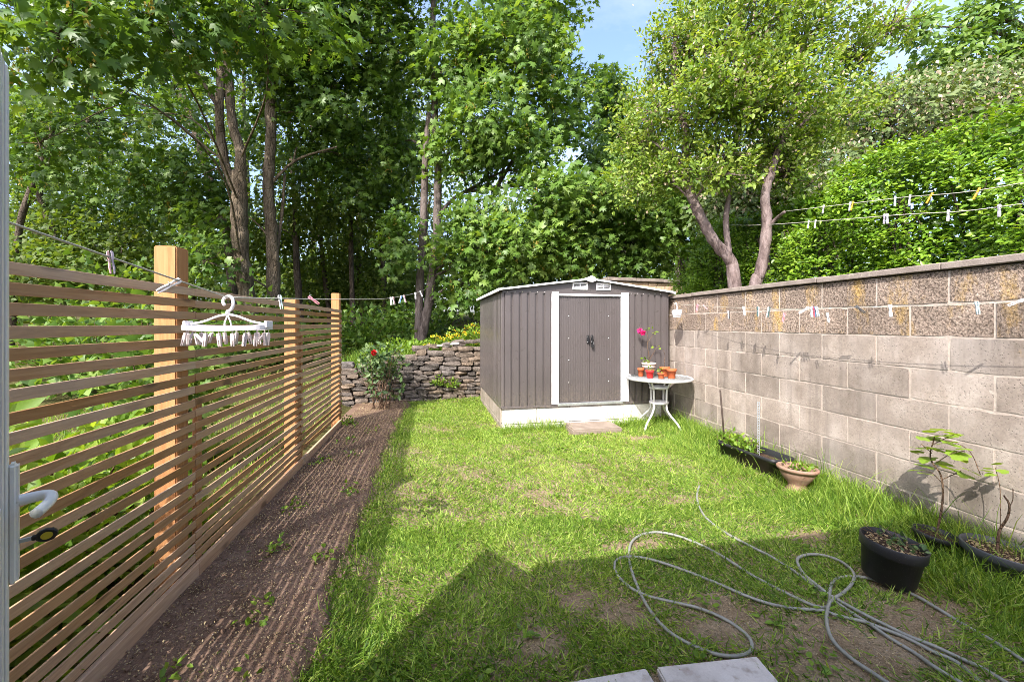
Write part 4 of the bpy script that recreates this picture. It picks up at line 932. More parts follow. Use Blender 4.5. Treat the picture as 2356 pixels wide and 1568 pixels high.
PEGM = {}
def peg_leg_mesh(colour):
    if colour not in PEGM:
        m = MB(); m.prism([(0.0015, 0.004), (0.0085, 0.0), (0.0100, -0.012), (0.0060, -0.034), (0.0085, -0.060), (0.0065, -0.084), (0.0025, -0.085), (0.0015, -0.050), (0.0005, -0.030), (0.0015, -0.014)], 1, -0.0052, 0.0052)
        me = m.mesh('leg', 0.0012); me.materials.append(MATS['peg_' + colour]); PEGM[colour] = me
    return PEGM[colour]
def peg(p, c1, label, group, c2=None, open_=0.16, yaw=0.0, roll=0.0, pitch=0.0, size=1.0):
    """a clothes peg gripping the line at p, its two legs hanging down"""
    o = empty('clothes_peg', p); o.rotation_mode = 'QUATERNION'
    base = Matrix.Rotation(-math.atan2(p.x, p.y), 3, 'Z')      # faces the garden door before it is turned
    o.rotation_quaternion = (base @ Matrix.Rotation(roll, 3, 'Y') @ Matrix.Rotation(pitch, 3, 'X') @ Matrix.Rotation(yaw, 3, 'Z')).to_quaternion()
    o.scale = (size,) * 3; tag(o, label, 'clothes peg', group)
    for s_, c in ((1, c1), (-1, c2 or c1)):
        l = inst('leg', peg_leg_mesh(c), o, (0.0008 * s_, 0, 0.006), (0, -s_ * open_, 0 if s_ > 0 else math.pi))
        if s_ < 0: l.rotation_euler = (0, open_, math.pi)
        if s_ > 0: l.rotation_euler = (0, -open_, 0)
    m = MB(); m.tube([(math.cos(a) * .0075, math.sin(a) * .0075, -0.030) for a in np.linspace(0, 6.283, 11)], 0.0013, 5, False); sp = m.mesh('spring'); sp.materials.append(MATS['spring']); inst('spring', sp, o, (0, 0, 0), (math.pi / 2 * 0, 0, 0))
    return o
GL, GW, GU, GD = 'pegs on the line along the fence', 'pegs on the wall line', 'pegs on the upper hedge line', 'pegs on the lower hedge line'
peg(line_pt(LEFT, 252) + Vector((0, 0, .012)), 'mauve', 'mauve clothes peg with a rosy leg above the slat fence', GL, 'rosy', 0.20, 0.2, 0.10, 0, 0.82)
peg(line_pt(LEFT, 410), 'white', 'white clothes peg sticking out sideways in front of the thick post', GL, None, 0.22, 0.3, 1.15, 0, 0.98)
peg(line_pt(LEFT2, 643) + Vector((0, 0, .012)), 'mint', 'mint clothes peg hanging between the hanger and the middle post', GL, 'white', 0.19, 0.2, 0.04, 0, 0.92)
peg(line_pt(LEFT2, 712) + Vector((0, 0, .012)), 'pink', 'pink clothes peg slanting beside the middle fence post', GL, None, 0.07, 0.2, -0.85, 0, 0.95)
x5 = (893 + 7, 899 + 5, 924, 931, 955, 967)
peg(line_pt(LEFT2, 899), 'white', 'white clothes peg of a close pair beyond the end post', GL, None, 0.2, 0.4, 0.1, 0, 1.25)
peg(line_pt(LEFT2, 904), 'rosy', 'rosy and white clothes peg of a close pair beyond the end post', GL, 'white', 0.16, 0.5, -0.08, 0, 1.25)
peg(line_pt(LEFT2, 923), 'blue', 'blue and white clothes peg on the line left of the twin trunk', GL, 'white', 0.22, 0.2, 0.5, 0, 1.4)
peg(line_pt(LEFT2, 929), 'rosy', 'pale rosy clothes peg next to the blue one before the twin trunk', GL, 'white', 0.14, 0.4, -0.15, 0, 1.4)
peg(line_pt(LEFT2, 955.5), 'white', 'white clothes peg second nearest to the twin trunk', GL, None, 0.15, 0.2, 0.12, 0, 1.5)
peg(line_pt(LEFT2, 966), 'white', 'white splayed clothes peg nearest to the twin trunk', GL, 'pale_grey', 0.33, 0.2, -0.1, 0, 1.5)
c5 = lambda x: (2450 + x / 1.695) * 0.6135
dn = Vector((0, 0, 0.010))
for x, c1, c2, op, yaw, roll, sz, lab in (
    (282, 'pink', None, .05, .3, .22, 1.1, 'pink clothes peg on the wall line next to the hanging basket'),
    (318, 'rosy', None, .05, .3, -.7, .9, 'faded rosy clothes peg slanting, second from the hanging basket'),
    (478, 'dark', 'pale_grey', .12, .6, .06, 1.0, 'dark clothes peg on the wall line, third from the hanging basket'),
    (572, 'mint', 'white', .16, .4, .0, 1.1, 'mint clothes peg alone on the wall line above an unstained block'),
    (665, 'white', 'dark_green', .13, .5, .12, 1.1, 'white and dark green clothes peg beside the slanting dark green one'),
    (735, 'dark_green', 'mint', .14, .3, .30, 1.15, 'dark green and mint clothes peg leaning on the wall line'),
    (832, 'pink', None, .06, .4, .22, 0.95, 'pink clothes peg on the wall line, third from the dark cluster'),
    (985, 'white', None, .05, .2, 1.0, 1.0, 'white clothes peg lying slantwise beside the blue cluster'),
    (1008, 'white', 'pale_blue', .14, .3, .15, 1.0, 'white and pale blue clothes peg in the tight cluster of three'),
    (1022, 'blue', 'red', .14, .5, .05, 1.0, 'blue and red clothes peg in the middle of the cluster of three'),
    (1036, 'pale_blue', None, .12, .3, -.06, 1.0, 'pale blue clothes peg at the end of the cluster of three'),
    (1106, 'pale_grey', 'white', .20, .4, .05, .9, 'pale grey clothes peg hanging lower, right of the cluster of three'),
    (1288, 'dark', None, .25, .3, -.55, .9, 'dark splayed clothes peg on the wall line, alone'),
    (1505, 'white', None, .07, .5, .02, .98, 'tall white clothes peg alone on the wall line, right of the dark one'),
    (2056, 'mint', 'pale_blue', .13, .5, .03, .88, 'mint clothes peg on the wall line close to the frame edge'),
    (2350, 'white', None, .04, .2, 1.1, .75, 'white clothes peg slanting, cut by the frame edge')):
    low = Vector((0, 0, -0.045 if x in (478, 1106, 832) else 0.008))
    peg(line_pt(WALL, min(c5(x), 2354)) + low, c1, lab, GW, c2, op, yaw, roll, 0, sz)
c8 = lambda x: (2750 + x / 2.1615) * 0.6135
for x, c1, c2, op, yaw, roll, lab in (
    (735, 'pale_grey', 'mauve', .10, 1.2, .2, 'grey clothes peg on the upper hedge line nearest to the stub branch'),
    (950, 'pale_grey', None, .08, 1.2, .15, 'grey clothes peg touching the first orange one on the upper hedge line'),
    (972, 'orange', None, .05, 1.4, .25, 'orange clothes peg touching a grey one on the upper hedge line'),
    (1312, 'pale_blue', None, .06, 1.2, .05, 'pale blue clothes peg on the upper hedge line'),
    (1434, 'lilac', 'pale_grey', .06, 1.3, .12, 'lilac grey clothes peg beside the pale blue one, upper hedge line'),
    (1612, 'orange', None, .05, 1.4, .45, 'slanting orange clothes peg in the middle of the upper hedge line'),
    (1995, 'orange', None, .05, 1.4, .42, 'big orange clothes peg nearest to the frame edge on the upper line')):
    peg(line_pt(UPPER, c8(x)) + dn, c1, lab, GU, c2, op, yaw, roll, 0, 1.0)
for x, c1, c2, op, yaw, roll, lab in (
    (612, 'lilac', None, .06, 1.2, .12, 'lilac clothes peg nearest to the trunk on the lower hedge line'),
    (668, 'pale_grey', None, .06, 1.2, .14, 'grey clothes peg second from the trunk on the lower hedge line'),
    (1226, 'lilac', 'mauve', .07, 1.0, .08, 'darker of the touching pair of lilac pegs, lower hedge line'),
    (1250, 'lilac', None, .07, 1.0, .06, 'paler of the touching pair of lilac pegs, lower hedge line'),
    (1744, 'lilac', 'pale_grey', .06, 1.0, .08, 'lilac grey clothes peg second from the frame edge, lower hedge line'),
    (2156, 'lilac', None, .08, 0.9, .06, 'lilac clothes peg nearest to the frame edge on the lower line')):
    peg(line_pt(LOWER, c8(x)) + dn, c1, lab, GD, c2, op, yaw, roll, 0, 1.0)

# ------------------------------------------------------------------ oval peg hanger on the line
def build_hanger():
    P = lp[3]; z = 1.85; u = z / F
    o = empty('peg_hanger', P, -PSI); tag(o, 'white plastic oval peg hanger hanging from the line', 'peg hanger')
    H = lambda x, y, d=0.0: Vector(((x - 525) * u, d, -(y - 684) * u))
    m = MB(); m.tube(spline([H(517, 702), H(513, 694), H(517, 685), H(526, 681.5), H(534, 685), H(537, 697), H(534, 708), H(526, 716)], 5), 0.0068, 8); m.build('hook', 'white_plastic', o)
    m = MB(); m.lathe([(0.004, -0.008), (0.010, -0.006), (0.008, 0.006), (0.004, 0.012)], 12, H(524, 719)); m.build('swivel', 'white_plastic', o, 0)
    for s_ in (-1, 1):
        m = MB(); m.tube(spline([H(524, 723), H(524 + s_ * 22, 727), H(524 + s_ * 55, 739), H(524 + s_ * 85, 745)], 4), 0.0048, 8); m.build('arm', 'white_plastic', o)
    m = MB(); m.tube(spline([H(524, 725), H(517, 742), H(518, 750), H(524, 752), H(530, 750), H(531, 742), H(524, 725)], 4), 0.0032, 6); m.build('loop', 'white_plastic', o)
    a_, b_ = 0.184, 0.105; zc = -(752 - 684) * u
    m = MB(); n = 48; vs = []
    for j in range(n):
        t = 2 * math.pi * j / n; c, s_ = math.cos(t), math.sin(t)
        sx = abs(c) ** 0.8 * (1 if c > 0 else -1); sy = abs(s_) ** 0.8 * (1 if s_ > 0 else -1)
        for k_, (q, dz) in enumerate(((1.0, -.011), (1.0, .010), (0.93, .010), (0.93, -.011))): vs.append((a_ * sx * q, b_ * sy * q + (0.012 if 0 else 0), zc + dz - 0.006 * (1 - sx * sx)))
    fs = [(4 * j + k_, 4 * ((j + 1) % n) + k_, 4 * ((j + 1) % n) + (k_ + 1) % 4, 4 * j + (k_ + 1) % 4) for j in range(n) for k_ in range(4)]
    m.add(vs, fs); m.build('rim', 'white_plastic', o, 0.001)
    m = MB(); m.box((0, 0, zc + 0.001), (2 * a_ - 0.02, 0.018, 0.008)); m.box((0, 0, zc + 0.001), (0.018, 2 * b_ - 0.015, 0.007)); m.build('cross_bar', 'white_plastic', o, 0.001)
    for s_ in (-1, 1):
        m = MB(); m.box((s_ * (a_ - 0.002), 0, zc + 0.012), (0.012, 0.05, 0.03)); m.build('end_lug', 'white_plastic', o, 0.002)
    rng = random.Random(12)
    m = MB(); m.prism([(-.006, 0), (.006, 0), (.0085, -.02), (.0065, -.058), (.002, -.060), (.001, -.03), (-.001, -.03), (-.002, -.060), (-.0065, -.058), (-.0085, -.02)], 1, -.006, .006); m.tube([(0, 0, .014), (0, 0, -.002)], .0015, 5); cl = m.mesh('clip', 0.001); cl.materials.append(MATS['clip_plastic'])
    ml = MB(); ml.prism([(0, 0.0), (.008, -.004), (.036, -.040), (.030, -.046), (0, -.012)], 1, -.005, .005); ml.prism([(0, 0), (-.006, -.003), (-.004, -.05), (0.003, -.052)], 1, -.005, .005); ml.tube([(0, 0, .014), (0, 0, -.002)], .0015, 5); cv = ml.mesh('clip', 0.001); cv.materials.append(MATS['clip_plastic'])
    for k in range(20):
        t = 2 * math.pi * (k + 0.5) / 20; x = a_ * 0.95 * math.cos(t); y = b_ * 0.95 * math.sin(t)
        inst('clip', cl if rng.random() < .55 else cv, o, (x, y, zc - 0.026), (rng.uniform(-.18, .18), rng.uniform(-.22, .22), rng.uniform(0, 6.28) if abs(x) > 0.1 else rng.uniform(-.5, .5)), (0.98,) * 3)
build_hanger()

# ------------------------------------------------------------------ peg basket by the shed corner
def build_basket():
    c = on_x(1557, 722, 3.12); c.z -= 0.045
    o = empty('peg_basket', c, math.radians(62)); tag(o, 'small white slotted peg basket hanging from the wall line by the shed', 'basket')
    h = 0.095; m = MB()
    def wallq(a0, a1, b0, b1):
        pass
    bx, by, tx, ty = 0.060, 0.040, 0.080, 0.055
    m.box((0, 0, 0.003), (2 * bx, 2 * by, 0.006))
    for z0, z1 in ((0.006, 0.020), (0.072, 0.095)):
        for (dx, dy) in ((1, 0), (-1, 0), (0, 1), (0, -1)):
            f0, f1 = z0 / h, z1 / h; X0, X1 = bx + (tx - bx) * f0, bx + (tx - bx) * f1; Y0, Y1 = by + (ty - by) * f0, by + (ty - by) * f1
            if dx: m.add([(dx * X0, -Y0, z0), (dx * X0, Y0, z0), (dx * X1, Y1, z1), (dx * X1, -Y1, z1)], [(0, 1, 2, 3)])
            else: m.add([(-X0, dy * Y0, z0), (X0, dy * Y0, z0), (X1, dy * Y1, z1), (-X1, dy * Y1, z1)], [(0, 1, 2, 3)])
    n = 7
    for s_ in (-1, 1):
        for q in range(n):
            f = (q + 0.5) / n * 2 - 1
            for (p0, p1) in (((f * bx, s_ * by), (f * tx, s_ * ty)), ((s_ * bx, f * by), (s_ * tx, f * ty))):
                m.tube([(p0[0] + (p1[0] - p0[0]) * .15, p0[1] + (p1[1] - p0[1]) * .15, .014), (p0[0] + (p1[0] - p0[0]) * .8, p0[1] + (p1[1] - p0[1]) * .8, .076)], .0065, 4)
    b = m.build('basket_body', 'white_plastic', o, fix=False); sd = b.modifiers.new('t', 'SOLIDIFY'); sd.thickness = 0.0025
    top = line_pt(WALL, 1557) - c; R = Matrix.Rotation(-math.radians(62), 3, 'Z'); top = R @ top
    m = MB()
    for s_ in (-1, 1): m.tube(spline([(s_ * tx, 0, h - .01), (s_ * tx * .9, 0, h + .04), (s_ * .02 , 0, top.z * 0.85), (0, 0, top.z * .92)], 4), 0.0045, 6)
    m.tube(spline([(0, 0, top.z * .9), (0.002, 0, top.z), (0.0, .01, top.z + .015), (-0.0, .022, top.z + .004), (0, .02, top.z - .014)], 4), 0.004, 6); m.build('handle', 'white_plastic', o)
    rng = random.Random(5)
    for k in range(4): inst('spare_peg', peg_leg_mesh(('mint', 'white', 'pink', 'pale_grey')[k]), o, (rng.uniform(-.04, .04), rng.uniform(-.02, .02), .10), (rng.uniform(-.6, .6), rng.uniform(-.6, .6), rng.uniform(0, 3)))
build_basket()

# ------------------------------------------------------------------ garden hose
def build_hose():
    E = lambda x, y, h=0.022: on_z((2000 + x / 1.5707) * .6135, (1700 + y / 1.5707) * .6135, h)
    A = [(980, 185), (965, 235), (970, 290), (1000, 355), (1060, 415), (1150, 475), (1280, 545), (1400, 605), (1480, 655), (1535, 690), (1640, 765), (1745, 845), (1850, 920), (2000, 1015), (2100, 1085), (2250, 1175), (2356, 1250)]
    q6 = lambda L: [((x / 1.418 + 500) * 1.5707, (y / 1.418 - 250) * 1.5707) for x, y in L]
    off1 = q6([(1520, 1545), (1600, 1590), (1680, 1640), (1740, 1650), (1720, 1610), (1650, 1550), (1540, 1460)])
    B = [(2356, 1165), (2200, 1085), (2060, 1030), (1950, 990), (1800, 955), (1720, 928), (1650, 918), (1520, 910), (1380, 880), (1250, 835), (1100, 770), (950, 710), (800, 655), (680, 620), (570, 605), (500, 620), (478, 660), (500, 720), (560, 780), (620, 815), (700, 845), (830, 875), (960, 905), (1080, 950), (1180, 1005), (1260, 1070), (1288, 1120), (1275, 1165), (1200, 1190), (1100, 1185), (1000, 1155), (900, 1110), (810, 1055), (740, 990), (680, 910), (630, 820), (590, 720), (568, 640), (565, 570), (580, 520), (630, 480), (720, 462), (830, 478), (960, 525), (1080, 585), (1180, 645), (1280, 710), (1420, 785), (1540, 845), (1650, 893), (1715, 905), (1742, 880), (1748, 800), (1765, 755), (1810, 728), (1900, 722), (2000, 740), (2130, 785), (2250, 835), (2356, 895)]
    off2 = q6([(1580, 1262), (1740, 1352), (1900, 1455), (2010, 1540), (2030, 1620), (1960, 1640), (1840, 1590), (1700, 1505), (1560, 1440)])
    C = [(2356, 1130), (2200, 1068), (2060, 1000), (1950, 945), (1830, 880), (1740, 828), (1680, 780), (1600, 715), (1562, 655), (1562, 612), (1640, 592), (1740, 605), (1830, 645), (1885, 700), (1882, 755), (1830, 815), (1760, 860), (1732, 920), (1728, 985), (1745, 1060), (1790, 1130), (1880, 1210), (2000, 1290), (2080, 1344), (2150, 1390)]
    pts = []; n = 0
    for part, h in ((A, .024), (off1, .018), (B, .024), (off2, .022), (C, .033)):
        for q in part:
            n += 1; pts.append(E(q[0], q[1], h + 0.004 * math.sin(n * 1.9)))
    m = MB(); P = spline(pts, 5); m.tube(P, 0.0078, 8); o = m.build('garden_hose', 'hose', fix=False); tag(o, 'grey garden hose lying in loops across the lawn', 'hose')
build_hose()

# ------------------------------------------------------------------ open white door
def build_door():
    P1 = at(22, 745, 0.80); P1.z = 0; P0 = at(0, 745, 0.71); P0.z = 0
    d = (P1 - P0).normalized(); rz = math.atan2(d.y, d.x); W, T, z0, z1 = 0.86, 0.062, 0.12, 1.865
    hinge = P1 - d * W
    # local x runs from the hinge to the free edge; -y is the inside face
    o = empty('back_door', hinge, rz); tag(o, 'white plastic back door standing open at the edge of the view', 'door')
    m = MB()
    m.box((W - 0.055, T / 2, (z0 + z1) / 2), (0.110, T, z1 - z0)); m.box((0.055, T / 2, (z0 + z1) / 2), (0.110, T, z1 - z0))
    m.box((W / 2, T / 2, z0 + 0.06), (W - 0.222, T, 0.12)); m.box((W / 2, T / 2, z1 - 0.06), (W - 0.222, T, 0.12)); m.box((W / 2, T / 2, 1.0), (W - 0.222, T, 0.12)); m.build('leaf_frame', 'upvc', o, 0.004, 2)
    m = MB(); m.box((W / 2, T / 2, (z0 + 1.0) / 2 + 0.03), (W - 0.2, 0.03, 0.8)); m.build('panel', 'upvc', o)
    m = MB(); m.box((W / 2, T / 2, (1.0 + z1) / 2), (W - 0.2, 0.024, 0.82)); m.build('pane', 'pebbled_glass', o)
    m = MB(); m.box((W - 0.045, -0.0012, (z0 + z1) / 2), (0.006, 0.0025, z1 - z0 - 0.02)); m.box((W - 0.07, -0.0016, (z0 + z1) / 2), (0.010, 0.004, z1 - z0 - 0.02)); m.build('gasket_bead', 'upvc', o, 0.002)
    zc = CAM_H - 0.80 * (1188 - 745) / F; hb = 0.226
    bx = W - 0.040
    m = MB(); m.box((bx, -0.0075, zc), (0.032, 0.015, hb)); bp = m.build('handle_plate', 'upvc', o, 0.005, 3)
    zl = CAM_H - 0.79 * (1147 - 745) / F
    m = MB(); pts = [(bx, -0.012, zl), (bx, -0.030, zl + 0.001), (bx - 0.003, -0.046, zl + 0.002), (bx - 0.014, -0.056, zl + 0.001), (bx - 0.036, -0.055, zl - 0.003), (bx - 0.062, -0.046, zl - 0.007), (bx - 0.076, -0.040, zl - 0.009)]
    P = spline(pts, 5); m.tube(P, lerp_list([0.0115, 0.0105, 0.010, 0.0095, 0.009, 0.0092, 0.0092], len(P)), 12); m.build('lever_handle', 'upvc', o, 0)
    zk = CAM_H - 0.79 * (1240 - 745) / F
    m = MB(); m.box((bx, -0.022, zk), (0.003, 0.022, 0.008)); k = m.build('key', 'galvanised', o, 0.0008)
    m = MB(); m.prism([(-0.034 - 0.016 + 0.016 * math.cos(a) * 1.0, zk + 0.013 * math.sin(a)) for a in np.linspace(0.3, 6.583, 11)[:-1]], 0, bx - 0.005, bx + 0.005); m.box((bx, -0.036, zk), (0.008, 0.012, 0.010)); m.build('key_bow', 'key_black', k, 0.002)
    m = MB(); m.prism([(-0.050 + 0.0085 * math.cos(a), zk + 0.007 * math.sin(a)) for a in np.linspace(0, 6.283, 15)[:-1]], 0, bx - 0.0062, bx - 0.004); m.build('key_badge', 'key_yellow', k)
build_door()
# ------------------------------------------------------------------ trees
def world_path(pts, z, jitter=0.0, seed=0):
    rng = random.Random(seed); return [at(x, y, z + (0 if i == 0 else rng.uniform(-jitter, jitter))) for i, (x, y) in enumerate(pts)]
def trunk_tube(mb, pts, r0, r1, k=5, n=10, seed=0):
    rng = random.Random(seed); P = spline(pts, k); m_ = len(P); R = [r0 + (r1 - r0) * (i / (m_ - 1)) for i in range(m_)]
    R = [r * (1 + rng.uniform(-.09, .09)) for r in R]; v0 = len(mb.v)
    mb.tube(P, R, n)
    for i_ in range(v0, len(mb.v)):       # knobbly cross-sections
        c_ = P[min((i_ - v0) // n, m_ - 1)]; mb.v[i_] = tuple(c_ + (Vector(mb.v[i_]) - c_) * (1 + rng.uniform(-.10, .10)))
    return P
def to_ground(pts, flare=0.0):
    p = pts[0]; g = float(ground_h(p.x, p.y)) - 0.15
    d = (pts[0] - pts[1]); d = d / max(abs(d.z), 1e-3) * (p.z - g) if d.z < 0 else Vector((0, 0, -(p.z - g)))
    d = Vector((max(-.25, min(.25, d.x)), max(-.25, min(.25, d.y)), -(p.z - g)))
    return [p + d] + pts
def lobes_leaves(rng, lobes, n_sprays, per, spray_r, up=0.55, shell=0.45, flat=0.35, linear=False):
    """positions, normals and directions of leaves gathered in flat sprays inside ellipsoid lobes"""
    wt = np.array([l[2] for l in lobes], float); wt /= wt.sum(); pick = rng.choice(len(lobes), n_sprays, p=wt)
    C = np.array([tuple(l[0]) for l in lobes])[pick]; R = np.array([l[1] for l in lobes], float)[pick]
    u = unit(rng, n_sprays); rad = shell + (1 - shell) * rng.random((n_sprays, 1)) ** 0.6
    rad = np.where(rng.random((n_sprays, 1)) < 0.15, rng.random((n_sprays, 1)), rad)
    S = C + u * rad * R
    N = u * 0.4 + np.array([0, 0, up * .75]) + np.array([-.30, -.42, .25]) + rng.normal(size=(n_sprays, 3)) * 0.30; N /= np.linalg.norm(N, axis=1, keepdims=True)
    out = u + rng.normal(size=(n_sprays, 3)) * 0.5
    rep = np.repeat(np.arange(n_sprays), per); n = n_sprays * per
    if linear:      # upright shoots with leaves along both sides
        sd = u * 0.55 + np.array([0, 0, 0.55]) + rng.normal(size=(n_sprays, 3)) * 0.45; sd /= np.linalg.norm(sd, axis=1, keepdims=True); L = spray_r * rng.uniform(1.2, 3.2, (n_sprays, 1)); t = np.tile(np.arange(per) / (per - 1.0), n_sprays)[:, None]
        lat = np.cross(sd[rep], unit(rng, n)); lat /= np.linalg.norm(lat, axis=1, keepdims=True)
        P = S[rep] + sd[rep] * L[rep] * (t - 0.4) + lat * rng.uniform(0, .03, (n, 1)); D = sd[rep] * 0.7 + lat + np.array([0, 0, 0.1]); NN = sd[rep] * .5 + np.array([-.3, -.4, .5]) + rng.normal(size=(n, 3)) * .4
        tint = np.clip(.10 + .40 * rng.random(n_sprays)[rep] + .35 * t[:, 0] + rng.normal(size=n) * .14, 0, 1)
        return P, NN, D, tint, S, N
    Ns = N[rep]; t1 = np.cross(Ns, unit(rng, n)); t1 /= np.linalg.norm(t1, axis=1, keepdims=True)
    q = spray_r * np.sqrt(rng.random((n, 1))) * rng.uniform(0.7, 1.3, (n_sprays, 1))[rep]
    P = S[rep] + t1 * q + Ns * rng.normal(size=(n, 1)) * spray_r * flat - np.array([0, 0, 1]) * (q ** 2) * 0.25 / max(spray_r, .01)
    D = t1 * 0.8 + out[rep] * 0.5 + rng.normal(size=(n, 3)) * 0.35 - np.array([0, 0, 0.25])
    NN = Ns + rng.normal(size=(n, 3)) * 0.42
    base_t = rng.random(n_sprays)[rep]; tint = np.clip(0.6 * base_t + 0.4 * rng.random(n) + .15 * (rng.random(n) < .06), 0, 1)
    return P, NN, D, tint, S, N
def twigs(mb, lobes, S, rng, per_lobe=10, r=0.014):
    for l in lobes:
        C = Vector(l[0]); d = np.linalg.norm((S - np.array(tuple(C))) / np.array(l[1]), axis=1); near = np.where(d < 1.05)[0]
        if len(near) == 0: continue
        for i in rng.choice(near, min(per_lobe, len(near)), replace=False):
            e = Vector(S[i]); mid = C.lerp(e, 0.5) + Vector(rng.normal(size=3)) * 0.08 * (e - C).length
            mb.tube([C, mid, e], [r, r * 0.6, r * 0.2], 4, False)
def tree(name, label, trunks, bark, lobes, leaf, n_sprays, per, size, spray_r, mat, seed, limbs=True, up=0.55, tw=10, tw_r=0.014, shell=0.45, group=None, extra=None, limb_r=0.05, flat=0.35, linear=False):
    """trunks: list of (world points, base radius, top radius), first point on the way up"""
    rng = np.random.default_rng(seed); base = Vector(trunks[0][0][0]); base.z = float(ground_h(base.x, base.y))
    o = empty(name, base); tag(o, label, 'tree', group)
    off = lambda P: [p - base for p in P]
    mb = MB(); allp = []
    for i, (pts, r0, r1) in enumerate(trunks): allp += trunk_tube(mb, off(pts), r0, r1, seed=seed + i)
    lob = [(Vector(l[0]) - base, l[1], l[2]) for l in lobes]
    P, N, D, tint, S, SN = lobes_leaves(rng, lob, n_sprays, per, spray_r, up, shell, flat, linear)
    if limbs:
        for l in lob:
            c = Vector(l[0]); cand = [p for p in allp if p.z < c.z + 0.3] or allp; a = min(cand, key=lambda p: (p - c).length + 0.5 * abs((c.z - 0.6 * (p - c).length) - p.z))
            mid = a.lerp(c, 0.5) + Vector((0, 0, 0.12 * (a - c).length)) + Vector(rng.normal(size=3)) * 0.06 * (a - c).length
            if (a - c).length > 0.1: mb.tube(spline([a, mid, c], 5), lerp_list([limb_r, limb_r * .65, limb_r * .35], 11), 6, False)
    twigs(mb, lob, S, rng, tw, tw_r)
    mb.build('trunk', bark, o, fix=False)
    cr_ = leaf_mesh('crown', P, N, D, size * np.clip(rng.normal(1.0, .26, len(P)), .4, 1.5), leaf, mat, o, tint); cr_['kind'] = 'stuff'
    if extra: extra(o, rng, S, SN)
    return o
def lobe(x, y, z, rx, ry, rz=None, wt=None):
    """crown lobe centred on the point seen at (x, y), z deep, radii rx and ry in the same units as x and y"""
    a, b = rx * z / F, ry * z / F; c = rz if rz is not None else a
    return (at(x, y, z), (a, c, b), wt if wt is not None else (a * b + b * c + a * c))
